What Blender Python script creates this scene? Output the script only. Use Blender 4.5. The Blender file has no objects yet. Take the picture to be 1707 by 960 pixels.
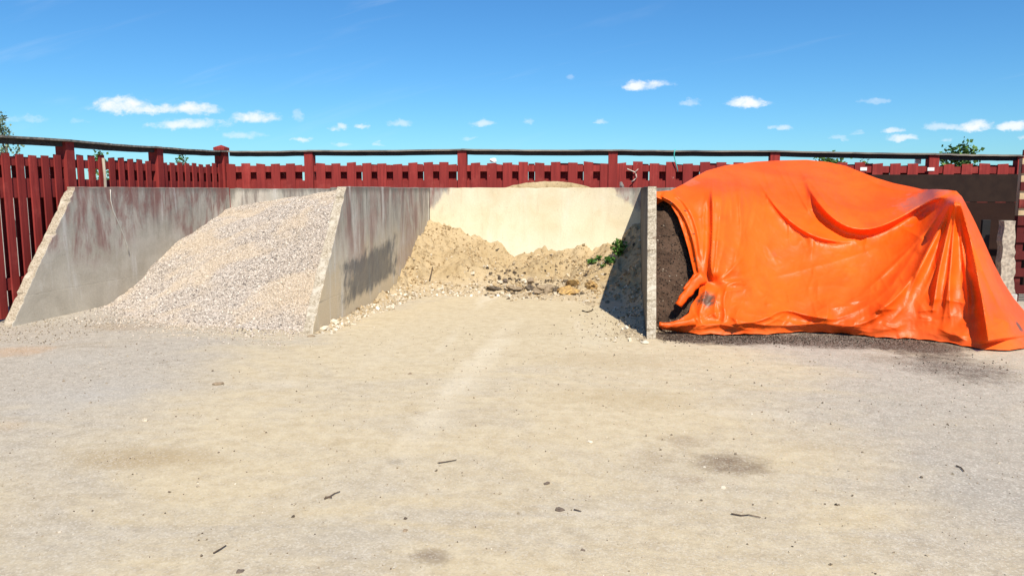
import bpy, bmesh, math, random
import numpy as np
from mathutils import Vector, Matrix, noise as mnoise
random.seed(7); rng = np.random.default_rng(7)
R = math.radians
scene = bpy.context.scene
COL = scene.collection

# ------------------------------------------------------------------ camera, sky, sun, exposure
EYE, F, YAW, HOR = 1.62, 1280.0, R(8.4), 318.0          # metres, pixels of the 1707-wide photo
PITCH = math.atan((480 - HOR) / F)
cam = bpy.data.cameras.new('camera'); camo = bpy.data.objects.new('camera', cam); COL.objects.link(camo)
cam.sensor_width = 36; cam.lens = 36 * F / 1707; cam.clip_start = .05; cam.clip_end = 3000
camo.location = (0, 0, EYE); camo.rotation_euler = (math.pi/2 - PITCH, 0, YAW)
scene.camera = camo
LDIR = Vector((-.36, .83, -1.0)).normalized()           # the way the sunlight travels
ELEV = math.asin(-LDIR.z); TOSUN = -LDIR
sun = bpy.data.lights.new('sun', 'SUN'); suno = bpy.data.objects.new('sun', sun); COL.objects.link(suno)
sun.energy = 4.5; sun.angle = R(.53); sun.color = (1, .92, .77)
suno.rotation_euler = LDIR.to_track_quat('-Z', 'Y').to_euler(); suno.location = (5, -8, 12)
scene.view_settings.view_transform = 'Standard'; scene.view_settings.look = 'None'
scene.view_settings.gamma = 1; scene.view_settings.exposure = .47

# ------------------------------------------------------------------ node helpers
class NT:
    def __init__(s, tree):
        s.t = tree; s.n = tree.nodes; s.l = tree.links; s.n.clear()
    def node(s, typ, **kw):
        n = s.n.new(typ)
        for k, v in kw.items(): setattr(n, k, v)
        return n
    def put(s, sock, v):
        if v is None: return
        if isinstance(v, bpy.types.NodeSocket): s.l.new(v, sock)
        else:
            if hasattr(sock.default_value, '__len__') and not hasattr(v, '__len__'): v = (v,)*len(sock.default_value)
            if hasattr(sock.default_value, '__len__') and len(sock.default_value) == 4 and len(v) == 3: v = (*v, 1)
            sock.default_value = v
    def m(s, op, a, b=None, c=None, clamp=False):
        n = s.node('ShaderNodeMath', operation=op); n.use_clamp = clamp
        s.put(n.inputs[0], a); s.put(n.inputs[1], b); s.put(n.inputs[2], c); return n.outputs[0]
    def sm(s, v, a, b):                                   # smoothstep
        n = s.node('ShaderNodeMapRange', interpolation_type='SMOOTHSTEP')
        s.put(n.inputs[0], v); s.put(n.inputs[1], a); s.put(n.inputs[2], b); return n.outputs[0]
    def mix(s, f, a, b, mode='MIX'):
        n = s.node('ShaderNodeMix', data_type='RGBA', blend_type=mode)
        s.put(n.inputs[0], f); s.put(n.inputs[6], a); s.put(n.inputs[7], b); return n.outputs[2]
    def xyz(s, x, y, z):
        n = s.node('ShaderNodeCombineXYZ'); s.put(n.inputs[0], x); s.put(n.inputs[1], y); s.put(n.inputs[2], z); return n.outputs[0]
    def sep(s, v):
        n = s.node('ShaderNodeSeparateXYZ'); s.put(n.inputs[0], v); return n.outputs
    def scale(s, v, sc):
        n = s.node('ShaderNodeVectorMath', operation='MULTIPLY'); s.put(n.inputs[0], v); s.put(n.inputs[1], sc); return n.outputs[0]
    def noise(s, v, sc=1, det=4, rough=.55, dist=0, col=False):
        n = s.node('ShaderNodeTexNoise'); s.put(n.inputs['Vector'], v); n.inputs['Scale'].default_value = sc
        n.inputs['Detail'].default_value = det; n.inputs['Roughness'].default_value = rough; n.inputs['Distortion'].default_value = dist
        return n.outputs['Color' if col else 'Fac']
    def voro(s, v, sc, out='Distance', feat='F1'):
        n = s.node('ShaderNodeTexVoronoi', feature=feat); s.put(n.inputs['Vector'], v); n.inputs['Scale'].default_value = sc
        return n.outputs[out]
    def pos(s): return s.node('ShaderNodeNewGeometry').outputs['Position']
    def bump(s, h, st=.5, dist=.01, nrm=None):
        n = s.node('ShaderNodeBump'); s.put(n.inputs['Height'], h); n.inputs['Strength'].default_value = st
        n.inputs['Distance'].default_value = dist; s.put(n.inputs['Normal'], nrm); return n.outputs[0]
    def out(s, col, rough=.9, nrm=None, spec=.3, **kw):
        b = s.node('ShaderNodeBsdfPrincipled'); s.put(b.inputs['Base Color'], col); s.put(b.inputs['Roughness'], rough)
        s.put(b.inputs['Normal'], nrm); s.put(b.inputs['Specular IOR Level'], spec)
        for k, v in kw.items(): s.put(b.inputs[k.replace('_', ' ')], v)
        o = s.node('ShaderNodeOutputMaterial'); s.l.new(b.outputs[0], o.inputs[0])
def mat(name):
    m = bpy.data.materials.new(name); m.use_nodes = True; return m, NT(m.node_tree)

# ------------------------------------------------------------------ photo pixels -> places
FW = Vector((-math.sin(YAW), math.cos(YAW), 0)); RT = Vector((math.cos(YAW), math.sin(YAW), 0))
def ray(px, py):
    a = (px - 853.5) / F; b = -(py - 480) / F
    fw = FW * math.cos(PITCH) + Vector((0, 0, -math.sin(PITCH))); up = FW * math.sin(PITCH) + Vector((0, 0, math.cos(PITCH)))
    return fw + RT * a + up * b
def onz(px, py, z=0):
    d = ray(px, py); t = (z - EYE) / d.z; return Vector((0, 0, EYE)) + d * t
def ony(px, py, Y):
    d = ray(px, py); return Vector((0, 0, EYE)) + d * (Y / d.y)
def onx(px, py, X):
    d = ray(px, py); return Vector((0, 0, EYE)) + d * (X / d.x)
def onh(px, py, fn, y0=2.0, y1=13.4):
    d = ray(px, py); t = y0 / d.y
    while t < y1 / d.y:
        p = Vector((0, 0, EYE)) + d * t
        if p.z <= fn(p.x, p.y): return p
        t += .004
    return Vector((0, 0, EYE)) + d * t

# ------------------------------------------------------------------ world: sky and its clouds
w = bpy.data.worlds.new('World'); scene.world = w; w.use_nodes = True
T = NT(w.node_tree)
sky = T.node('ShaderNodeTexSky', sky_type='NISHITA'); sky.sun_disc = False
sky.sun_elevation = ELEV; sky.sun_rotation = math.atan2(TOSUN.x, TOSUN.y)
sky.air_density = 1.0; sky.dust_density = .15; sky.ozone_density = 3.5; sky.altitude = 100
hs = T.node('ShaderNodeHueSaturation'); hs.inputs['Saturation'].default_value = 1.1; hs.inputs['Value'].default_value = 1.0
T.l.new(sky.outputs[0], hs.inputs['Color'])
gen = T.node('ShaderNodeTexCoord').outputs['Generated']
gx, gy, gz = T.sep(gen)[:3]
gys = T.m('MAXIMUM', gy, .05)
U, V = T.m('DIVIDE', gx, gys), T.m('DIVIDE', gz, gys)     # directions ahead of the yard, as tangents
uv = T.xyz(U, V, 0)
wn = T.noise(T.scale(uv, (55, 90, 1)), 1, 6, .65, 0, True); wsep = T.sep(wn)
U0, V0 = U, V
U = T.m('ADD', U, T.m('MULTIPLY', T.m('SUBTRACT', wsep[0], .5), .030)); V = T.m('ADD', V, T.m('MULTIPLY', T.m('SUBTRACT', wsep[1], .5), .014))
n1 = T.noise(T.scale(uv, (38, 60, 1)), 1, 8, .66, .3); n2 = T.noise(T.scale(uv, (13, 26, 1)), 1, 4, .55, .4)
nn = T.m('ADD', T.m('MULTIPLY', T.m('SUBTRACT', n1, .5), 3.6), T.m('MULTIPLY', T.m('SUBTRACT', n2, .5), 3.0))
clouds = [(205,178,58,20,1),(255,183,60,13,1),(320,184,56,14,.95),(315,208,72,12,.85),(428,198,48,13,.95),(410,226,36,9,.45),
 (40,201,50,9,.35),(130,203,20,6,.2),(568,213,20,8,.8),(600,212,14,7,.75),(502,233,18,7,.75),(670,206,24,7,.45),(805,206,24,7,.6),(570,242,16,5,.4),(630,242,12,4,.35),
 (1062,145,30,11,.95),(1096,143,30,11,1),(1148,172,22,8,.5),(1248,173,38,10,1),(1457,170,26,7,.4),(1305,214,22,5,.55),(1500,231,30,7,.8),
 (1494,219,18,6,.75),(1560,212,30,8,.5),(1625,211,34,12,1),(1600,214,30,7,.6),(1686,212,28,10,.9),(1578,233,16,6,.5),(1703,230,12,6,.6),(1000,204,15,5,.5),
 (880,204,13,5,.4),(497,194,11,14,.3),(952,130,10,5,.2),(1427,222,14,5,.3),(1400,231,16,5,.3),(780,232,14,4,.3)]
cl = None
for px, py, rx, ry, dens in clouds:
    c = ray(px, py); d = ray(px + rx, py); e = ray(px, py - ry)
    cu, cv = c.x/c.y, c.z/c.y; ru, rv = abs(d.x/d.y - cu), abs(e.z/e.y - cv)
    dx = T.m('DIVIDE', T.m('SUBTRACT', U, cu), ru); dv = T.m('SUBTRACT', V, cv)
    dy = T.m('MAXIMUM', T.m('DIVIDE', dv, rv*1.05), T.m('DIVIDE', dv, -rv*.72))
    q = T.m('ADD', T.m('SUBTRACT', 1.0, T.m('ADD', T.m('MULTIPLY', dx, dx), T.m('MULTIPLY', dy, dy))), T.m('MULTIPLY', nn, .75))
    a = T.m('MULTIPLY', T.sm(q, -.15, 1.3), dens)
    cl = a if cl is None else T.m('MAXIMUM', cl, a)
# high thin streaks
st = T.noise(T.scale(uv, (3, 26, 1)), 1, 5, .6, .4)
rot = T.node('ShaderNodeVectorRotate', rotation_type='Z_AXIS'); T.put(rot.inputs['Vector'], uv); rot.inputs['Angle'].default_value = -.22
st = T.noise(T.scale(rot.outputs[0], (2.2, 22, 1)), 1, 5, .62, .5)
thin = T.m('MULTIPLY', T.sm(st, .54, .85), .16)
back = T.m('GREATER_THAN', gy, .1)
cl = T.m('MULTIPLY', T.m('MAXIMUM', cl, thin), back)
tint = T.mix(1, hs.outputs[0], (.41, .735, .955), 'MULTIPLY')
bg1 = T.node('ShaderNodeBackground'); T.l.new(tint, bg1.inputs[0]); bg1.inputs[1].default_value = .097
bg2 = T.node('ShaderNodeBackground'); bg2.inputs[0].default_value = (.93, .96, 1.0, 1); bg2.inputs[1].default_value = .78
mx = T.node('ShaderNodeMixShader'); T.l.new(cl, mx.inputs[0]); T.l.new(bg1.outputs[0], mx.inputs[1]); T.l.new(bg2.outputs[0], mx.inputs[2])
wo = T.node('ShaderNodeOutputWorld'); T.l.new(mx.outputs[0], wo.inputs[0])

# ------------------------------------------------------------------ object helpers
def tag(o, label=None, cat=None, group=None, kind=None):
    if label: o['label'] = label
    if cat: o['category'] = cat
    if group: o['group'] = group
    if kind: o['kind'] = kind
    return o
def empty(name, loc, rz=0):
    o = bpy.data.objects.new(name, None); COL.objects.link(o); o.location = loc; o.rotation_euler.z = rz
    o.empty_display_size = .2; return o
def mesh_obj(name, verts, faces, m, parent=None, smooth=False, loc=None):
    """verts in the parent's space; loc moves the object's origin there."""
    me = bpy.data.meshes.new(name)
    if loc is not None:
        verts = [tuple(Vector(v) - Vector(loc)) for v in verts]
    me.from_pydata([tuple(v) for v in verts], [], [tuple(f) for f in faces]); me.update()
    if smooth: me.polygons.foreach_set('use_smooth', [True]*len(me.polygons))
    o = bpy.data.objects.new(name, me); COL.objects.link(o)
    if m: me.materials.append(m)
    if loc is not None: o.location = loc
    if parent: o.parent = parent
    return o
def fast_mesh(name, V_, F_, m, parent=None, smooth=False, attr=None):
    """numpy mesh with equal-sized faces; attr = per-face float 'rnd'."""
    me = bpy.data.meshes.new(name); nf, k = F_.shape
    me.vertices.add(len(V_)); me.vertices.foreach_set('co', V_.astype(np.float32).ravel())
    me.loops.add(nf*k); me.loops.foreach_set('vertex_index', F_.astype(np.int32).ravel())
    me.polygons.add(nf); me.polygons.foreach_set('loop_start', np.arange(0, nf*k, k, dtype=np.int32))
    me.polygons.foreach_set('use_smooth', np.full(nf, smooth, dtype=bool))
    me.update(calc_edges=True); me.validate()
    if attr is not None:
        a = me.attributes.new('rnd', 'FLOAT', 'FACE'); a.data.foreach_set('value', attr.astype(np.float32))
    o = bpy.data.objects.new(name, me); COL.objects.link(o); me.materials.append(m)
    if parent: o.parent = parent
    return o
def box_vf(x0, x1, y0, y1, z0, z1):
    v = [(x, y, z) for x in (x0, x1) for y in (y0, y1) for z in (z0, z1)]
    f = [(0,1,3,2),(4,6,7,5),(0,4,5,1),(2,3,7,6),(0,2,6,4),(1,5,7,3)]
    return v, f
def box(name, x0, x1, y0, y1, z0, z1, m, parent=None, bev=.003):
    v, f = box_vf(x0, x1, y0, y1, z0, z1)
    o = mesh_obj(name, v, f, m, parent)
    if bev:
        b = o.modifiers.new('bevel', 'BEVEL'); b.width = bev; b.segments = 2
    return o
def tps(pts, vals, lam=0):
    P = np.array(pts, float); n = len(P); sc = P.std(0).max(); P0 = P.mean(0); Q = (P - P0)/sc
    r = np.linalg.norm(Q[:,None]-Q[None], axis=2); K = np.where(r > 0, r*r*np.log(r+1e-12), 0) + lam*np.eye(n)
    A = np.zeros((n+3, n+3)); A[:n,:n] = K; A[:n,n] = 1; A[:n,n+1:] = Q; A[n,:n] = 1; A[n+1:,:n] = Q.T
    w_ = np.linalg.solve(A, np.concatenate([np.array(vals, float), [0,0,0]]))
    def f(x, y):
        x = np.asarray(x, float); s = x.shape; X = (np.stack([x.ravel(), np.asarray(y, float).ravel()], 1)-P0)/sc
        r = np.linalg.norm(X[:,None]-Q[None], axis=2); K = r*r*np.log(r+1e-12)
        return (K@w_[:n] + w_[n] + X@w_[n+1:]).reshape(s)
    return f
_tab = np.random.default_rng(3).random((256, 256))
def vnoise(x, y, seed=0):
    x = np.asarray(x, float)+seed*17.3; y = np.asarray(y, float)+seed*5.7
    xi = np.floor(x).astype(int); yi = np.floor(y).astype(int); fx = x-xi; fy = y-yi
    fx = fx*fx*(3-2*fx); fy = fy*fy*(3-2*fy); g = lambda a, b: _tab[a & 255, b & 255]
    return (g(xi,yi)*(1-fx)+g(xi+1,yi)*fx)*(1-fy) + (g(xi,yi+1)*(1-fx)+g(xi+1,yi+1)*fx)*fy - .5
def fbm(x, y, sc, oct=4, seed=0, gain=.5):
    r = 0; a = 1
    for i in range(oct): r = r + a*vnoise(x*sc, y*sc, seed+i); sc *= 2.03; a *= gain
    return r
def sstep(v, a, b):
    t = np.clip((v-a)/(b-a), 0, 1); return t*t*(3-2*t)

# stones: deformed low polyhedra, all of one heap in one mesh
OCT_V = np.array([(1,0,0),(-1,0,0),(0,1,0),(0,-1,0),(0,0,1),(0,0,-1)], float)
OCT_F = np.array([(0,2,4),(2,1,4),(1,3,4),(3,0,4),(2,0,5),(1,2,5),(3,1,5),(0,3,5)])
CUB_V = np.array([(x,y,z) for x in (-1,1) for y in (-1,1) for z in (-1,1)], float)*.72
CUB_F = np.array([(0,1,3,2),(4,6,7,5),(0,4,5,1),(2,3,7,6),(0,2,6,4),(1,5,7,3)])
def stone_cloud(P, size, kind='cube', flat=.65, jit=.28):
    BV, BF = (CUB_V, CUB_F) if kind == 'cube' else (OCT_V, OCT_F)
    n = len(P); k = len(BV)
    v = BV[None]*np.array([1, .8, flat])[None, None] * size[:,None,None]
    v = v * (1 + rng.uniform(-jit, jit, (n, k, 1))) + rng.uniform(-jit*.4, jit*.4, (n, k, 3))*size[:,None,None]
    q = rng.normal(size=(n, 4)); q /= np.linalg.norm(q, axis=1)[:,None]
    a, b, c, d = q.T
    M = np.stack([1-2*(c*c+d*d), 2*(b*c-d*a), 2*(b*d+c*a), 2*(b*c+d*a), 1-2*(b*b+d*d), 2*(c*d-b*a), 2*(b*d-c*a), 2*(c*d+b*a), 1-2*(b*b+c*c)], 1).reshape(n,3,3)
    v = np.einsum('nij,nkj->nki', M, v) + P[:,None]
    f = BF[None] + (np.arange(n)*k)[:,None,None]
    rnd = np.repeat(rng.random(n), len(BF))
    return v.reshape(-1,3), f.reshape(-1, BF.shape[1]), rnd
def stones(name, P, size, m, **kw):
    v, f, r = stone_cloud(P, size, **kw); return fast_mesh(name, v, f, m, attr=r)

# ------------------------------------------------------------------ plan of the yard (metres; bays run along +Y)
XL, XM, XR, X4 = -7.27, -3.50, .25, 3.80      # the four dividing walls (inner faces)
YB = 13.42                                    # front of the back wall
HW = 1.67

# ------------------------------------------------------------------ materials
def m_ground():
    m, t = mat('ground'); P = t.pos(); x, y, z = t.sep(P)[:3]
    nl = t.noise(P, .38, 5, .6, .6); nm = t.noise(t.scale(P, (.55, 1.9, 1)), 1, 6, .66, .7); nf = t.noise(P, 9, 6, .65); ng = t.noise(P, 42, 6, .82)
    # sand carried out of the middle bay: broad tan drift, thinning to bare grey asphalt on both sides
    cx = t.m('ABSOLUTE', t.m('ADD', x, t.m('ADD', 1.1, t.m('MULTIPLY', t.m('SUBTRACT', nm, .5), 2.0))))
    wid = t.m('ADD', 3.0, t.m('MULTIPLY', t.m('SUBTRACT', 7.5, y), .05))
    edge = t.m('SUBTRACT', t.m('ADD', wid, t.m('MULTIPLY', t.m('SUBTRACT', nl, .5), 5.0)), cx)
    sand = t.sm(edge, -.6, 1.3)
    near = t.m('MULTIPLY', t.sm(y, 4.9, 3.6), .5)
    sand = t.m('MULTIPLY', sand, t.m('SUBTRACT', 1, t.m('MULTIPLY', near, t.sm(nm, .42, .66))))
    patch = t.m('MULTIPLY', t.sm(nl, .5, .68), .55)
    sand = t.m('MAXIMUM', sand, patch)
    asph = t.mix(t.sm(nf, .3, .7), (.375, .33, .27), (.485, .43, .355))
    asph = t.mix(t.m('MULTIPLY', t.sm(ng, .52, .72), .5), asph, (.64, .58, .48))
    asph = t.mix(t.m('MULTIPLY', t.sm(ng, .46, .3), .55), asph, (.2, .19, .18))
    sc = t.mix(t.sm(nf, .25, .75), (.53, .425, .265), (.62, .525, .36))
    sc = t.mix(t.m('MULTIPLY', t.sm(nm, .55, .8), .45), sc, (.60, .53, .40))
    sc = t.mix(t.m('MULTIPLY', t.sm(t.noise(P, 1.1, 6, .6, 1), .55, .75), .45), sc, (.42, .33, .21))
    sc = t.mix(t.m('MULTIPLY', t.sm(ng, .46, .30), .42), sc, (.30, .24, .16))
    gr = t.m('MULTIPLY', sand, t.m('ADD', .72, t.m('MULTIPLY', nf, .45)), clamp=True)
    band_ = t.sm(t.noise(t.scale(P, (.6, 1.0, 1)), 1, 7, .7, .8), .42, .66)
    gr = t.m('MULTIPLY', gr, t.m('SUBTRACT', 1, t.m('MULTIPLY', band_, t.m('MULTIPLY', t.sm(y, 8.2, 6.2), .40))))
    col = t.mix(gr, asph, sc)
    col = t.mix(t.m('MULTIPLY', t.sm(t.noise(t.scale(P, (1.0, 1.8, 1)), 1, 8, .74, .6), .54, .72), .5), col, t.mix(1, col, (.74, .68, .58), 'MULTIPLY'))
    # pale scraped streaks running out of the bay
    st_ = t.noise(t.scale(P, (2.2, .28, 1)), 1, 4, .6, .3)
    stripe = t.m('MULTIPLY', t.sm(st_, .54, .72), t.m('MULTIPLY', t.sm(y, 6.2, 8.5), t.sm(t.m('ABSOLUTE', t.m('ADD', x, 1.5)), 1.9, .8)))
    col = t.mix(t.m('MULTIPLY', stripe, .6), col, (.70, .62, .48))
    # stains and soil spilt on the asphalt
    def blot(px, py, rx, ry, colr, dens, soft=.8, ns=5, off=0):
        nonlocal col
        c = onz(px, py); d = onz(px+rx, py); e = onz(px, py-ry)
        rx_, ry_ = abs(d.x-c.x), abs(e.y-c.y)
        dx = t.m('DIVIDE', t.m('SUBTRACT', x, c.x), rx_); dy = t.m('DIVIDE', t.m('SUBTRACT', y, c.y), ry_)
        q = t.m('SUBTRACT', 1, t.m('ADD', t.m('MULTIPLY', dx, dx), t.m('MULTIPLY', dy, dy)))
        q = t.m('ADD', q, t.m('ADD', off, t.m('MULTIPLY', t.m('SUBTRACT', t.noise(P, ns, 7, .74), .5), 2.6)))
        col = t.mix(t.m('MULTIPLY', t.sm(q, 0, soft*1.6), dens), col, colr)
    soil = (.075, .05, .036)
    blot(120,600,90,20,(.43,.40,.35),.4); blot(1560,700,160,60,(.385,.345,.285),.7,1.2,1.5); blot(1640,820,160,70,(.36,.33,.285),.7,1.2,1.5)
    blot(560,880,240,30,(.44,.41,.355),.4,1.2,1.5); blot(180,660,170,45,(.43,.405,.37),.8,1.2,1.5); blot(100,920,170,60,(.44,.41,.36),.4,1.2,1.5)
    blot(1215,772,85,22,(.16,.11,.075),.8); blot(722,928,50,20,(.2,.15,.11),.65); blot(1140,735,60,14,(.3,.22,.14),.6)
    blot(1150,800,40,10,(.28,.2,.13),.5); blot(660,770,20,6,(.26,.22,.17),.7); blot(1090,762,40,12,(.33,.25,.16),.5)
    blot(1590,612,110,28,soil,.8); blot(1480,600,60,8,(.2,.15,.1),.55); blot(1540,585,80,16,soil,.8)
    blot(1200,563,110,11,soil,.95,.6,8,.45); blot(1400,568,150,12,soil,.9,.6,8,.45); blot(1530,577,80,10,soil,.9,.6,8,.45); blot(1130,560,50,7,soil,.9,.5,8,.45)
    blot(30,585,70,14,(.50,.33,.2),.7); blot(10,710,50,14,(.50,.38,.25),.5); blot(190,760,130,28,(.44,.35,.22),.6); blot(200,545,80,8,(.36,.27,.18),.7)
    for a_ in [(795,610,40,95,(.74,.66,.51),.8,1.3,2.2),(1000,545,26,45,(.66,.58,.44),.5,1.3,2.5),(620,600,30,60,(.64,.56,.42),.4,1.3,2.5),
               (1050,665,200,20,(.44,.34,.20),.75,1,2.5),(1000,600,170,16,(.47,.37,.225),.7,1,3),(250,765,180,28,(.41,.31,.18),.85,1,2.2),(820,790,120,12,(.46,.37,.24),.5,1,2.5),
               (1250,690,120,10,(.66,.58,.44),.5,1,3),(980,855,90,9,(.66,.59,.47),.6,1,3),(470,640,60,8,(.66,.58,.45),.5,1,3),(1370,745,110,16,(.43,.34,.22),.5,1,2.4),
               (430,720,40,9,(.42,.33,.21),.4,1,3),(1200,860,120,14,(.45,.37,.25),.4,1,3),(90,520,60,8,(.46,.36,.24),.6,1,4),(300,850,120,16,(.45,.38,.27),.4,1,2.5)]: blot(*a_)
    spk = t.sep(t.voro(P, 105, 'Color')); spk2 = t.sep(t.voro(P, 52, 'Color'))
    amt = t.m('SUBTRACT', 1, t.m('MULTIPLY', gr, .55))
    col = t.mix(t.m('MULTIPLY', t.sm(spk[0], .72, .80), t.m('MULTIPLY', amt, .22)), col, (.20, .17, .14))
    col = t.mix(t.m('MULTIPLY', t.sm(spk[1], .78, .84), t.m('MULTIPLY', amt, .36)), col, (.74, .69, .60))
    col = t.mix(t.m('MULTIPLY', t.sm(spk2[0], .90, .94), t.m('MULTIPLY', amt, .22)), col, (.24, .20, .16))
    h = t.m('ADD', t.m('MULTIPLY', nf, .5), t.m('MULTIPLY', ng, .9))
    b1 = t.bump(h, .5, .012); b2 = t.bump(t.noise(P, 14, 5, .7), .25, .008, b1)
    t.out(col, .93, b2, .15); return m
M_GROUND = m_ground()

def m_concrete(name, axis, cream=0, shade_mul=1., red=.8, dark=.8, tan=.6, smudge=None, seed=0., front=False):
    m, t = mat(name); P = t.pos(); x, y, z = t.sep(P)[:3]; h = y if axis == 'Y' else x
    hs_ = t.m('ADD', h, seed)
    st1 = t.noise(t.xyz(t.m('MULTIPLY', hs_, 7), 0, t.m('MULTIPLY', z, 1.0)), 1, 7, .68, .5)
    st2 = t.noise(t.xyz(t.m('MULTIPLY', hs_, 2.2), 3, t.m('MULTIPLY', z, .75)), 1, 6, .66, .7)
    bl = t.noise(t.xyz(hs_, 7, z), 2.0, 5, .6, .5); fi = t.noise(P, 38, 5, .7); big = t.noise(t.xyz(hs_, 1, z), .8, 3, .5)
    col = t.mix(t.sm(bl, .3, .7), (.40, .375, .325), (.57, .535, .465))
    lo = t.m('MULTIPLY', t.sm(t.m('ADD', z, t.m('MULTIPLY', t.m('SUBTRACT', bl, .5), 1.6)), 1.25, .2), tan)
    col = t.mix(lo, col, (.60, .49, .335))
    if cream:
        mid = (XM + XR)/2
        u = t.m('DIVIDE', t.m('SUBTRACT', x, mid - .05), 2.25); u2 = t.m('MULTIPLY', u, u)
        arch = t.m('SUBTRACT', t.m('SUBTRACT', 1.86, t.m('MULTIPLY', t.sm(u2, .16, .85), .62)), z)
        arch = t.m('ADD', arch, t.m('ADD', t.m('MULTIPLY', t.m('SUBTRACT', st1, .5), .16), t.m('MULTIPLY', t.m('SUBTRACT', bl, .5), .5)))
        cr = t.mix(t.sm(bl, .3, .75), (.80, .72, .53), (.70, .60, .40))
        cr = t.mix(t.m('MULTIPLY', t.sm(st1, .52, .74), .45), cr, (.55, .44, .28)); cr = t.mix(t.m('MULTIPLY', t.sm(z, 1.1, .5), .5), cr, (.82, .76, .62)); cr = t.mix(t.m('MULTIPLY', t.sm(st2, .52, .72), .4), cr, (.84, .79, .66))
    dk = t.m('MULTIPLY', t.m('MULTIPLY', t.sm(st1, .42, .66), t.sm(t.m('ADD', z, t.m('MULTIPLY', st2, .9)), 1.0, 2.05)), dark)
    col = t.mix(dk, col, (.135, .125, .115))
    topd = t.m('MULTIPLY', t.sm(t.m('ADD', z, t.m('MULTIPLY', st1, .16)), 1.63, 1.74), dark)
    col = t.mix(topd, col, (.17, .155, .135))
    rd = t.m('MULTIPLY', t.sm(t.m('ADD', st2, t.m('MULTIPLY', t.m('SUBTRACT', bl, .5), .5)), .40, .60), t.sm(t.m('ADD', z, t.m('MULTIPLY', t.m('SUBTRACT', big, .5), 3.0)), .45, 1.15))
    rd = t.m('MULTIPLY', rd, t.m('MULTIPLY', t.m('ADD', .35, t.m('MULTIPLY', st1, 1.1)), red), clamp=True)
    col = t.mix(rd, col, (.25, .12, .105))
    wh = t.m('MULTIPLY', t.sm(t.noise(t.xyz(t.m('MULTIPLY', hs_, 4), 11, t.m('MULTIPLY', z, .6)), 1, 6, .65, .4), .54, .70), .65)
    col = t.mix(wh, col, (.66, .64, .60))
    if cream: col = t.mix(t.m('ADD', t.m('MULTIPLY', t.sm(t.m('ADD', arch, t.m('MULTIPLY', t.m('SUBTRACT', t.noise(t.scale(P, (14, 1, 5)), 1, 6, .7), .5), .30)), -.03, .12), .86), t.m('MULTIPLY', t.sm(arch, .1, .9), .14)), col, cr)
    # pits, hairline marks, formwork joints
    if shade_mul != 1: col = t.mix(1, col, (shade_mul, shade_mul*.95, shade_mul*.88), 'MULTIPLY')  # darkens all but the end face: shade put into the colour
    pit = t.sm(t.voro(P, 16), .10, .05); pn = t.sm(t.noise(P, 3, 2), .5, .62)
    spl = t.m('MULTIPLY', t.sm(t.noise(P, 17, 5, .75), .62, .68), t.sm(t.noise(P, 1.7, 3, .6), .45, .6))
    col = t.mix(t.m('MULTIPLY', spl, .45), col, (.30, .24, .17))
    col = t.mix(t.m('MULTIPLY', t.m('MULTIPLY', pit, pn), .6), col, (.2, .18, .15))
    if smudge:
        cy, cz, ry, rz = smudge
        ang = t.node('ShaderNodeVectorRotate', rotation_type='X_AXIS'); t.put(ang.inputs['Vector'], P); ang.inputs['Angle'].default_value = .45
        sn = t.noise(t.scale(ang.outputs[0], (1, 12, 4)), 1, 5, .65); sn2 = t.noise(P, 5, 5, .6)
        dx = t.m('ABSOLUTE', t.m('DIVIDE', t.m('SUBTRACT', y, cy), ry)); dz = t.m('ABSOLUTE', t.m('DIVIDE', t.m('SUBTRACT', t.m('SUBTRACT', z, cz), t.m('MULTIPLY', t.m('SUBTRACT', y, cy), .10)), rz))
        q = t.m('SUBTRACT', 1, t.m('MAXIMUM', dx, dz)); q = t.m('ADD', q, t.m('ADD', t.m('MULTIPLY', t.m('SUBTRACT', sn, .5), .9), t.m('MULTIPLY', t.m('SUBTRACT', sn2, .5), .8)))
        col = t.mix(t.m('MULTIPLY', t.m('MULTIPLY', t.sm(q, -.05, .4), t.m('ADD', .55, t.m('MULTIPLY', sn, .6))), .9), col, (.10, .105, .11))
        scr = t.sm(t.noise(t.scale(ang.outputs[0], (1, 30, 5)), 1, 4, .7), .66, .72)
        col = t.mix(t.m('MULTIPLY', t.m('MULTIPLY', scr, t.sm(q, 0, .3)), .5), col, (.45, .43, .40))
    joint = t.sm(t.m('ABSOLUTE', t.m('SUBTRACT', t.m('ADD', z, t.m('MULTIPLY', t.m('SUBTRACT', st2, .5), .05)), .34)), .012, .004)
    col = t.mix(t.m('MULTIPLY', t.m('MULTIPLY', joint, t.sm(st2, .5, .62)), .5), col, (.25, .22, .18))
    col = t.mix(t.m('MULTIPLY', t.sm(fi, .35, .65), .22), col, t.mix(1, col, (.62, .60, .56), 'MULTIPLY'))
    if front:                                     # bare worn end face, aggregate showing
        ag = t.noise(P, 60, 4, .7); b_ = t.noise(P, 7, 5, .65)
        fc = t.mix(t.sm(ag, .35, .65), (.26, .21, .15), (.52, .455, .36)); fc = t.mix(t.m('MULTIPLY', t.sm(b_, .5, .66), .8), fc, (.54, .485, .40))
        nx = t.sep(t.node('ShaderNodeNewGeometry').outputs['True Normal'])
        col = t.mix(t.sm(t.m('MULTIPLY', nx[1], -1), .4, .6), col, fc)
    hgt = t.m('ADD', t.m('MULTIPLY', fi, .5), t.m('SUBTRACT', t.m('MULTIPLY', bl, .8), t.m('ADD', t.m('MULTIPLY', pit, .4), t.m('MULTIPLY', joint, .12))))
    t.out(col, .9, t.bump(hgt, .55, .012), .2); return m

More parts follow.
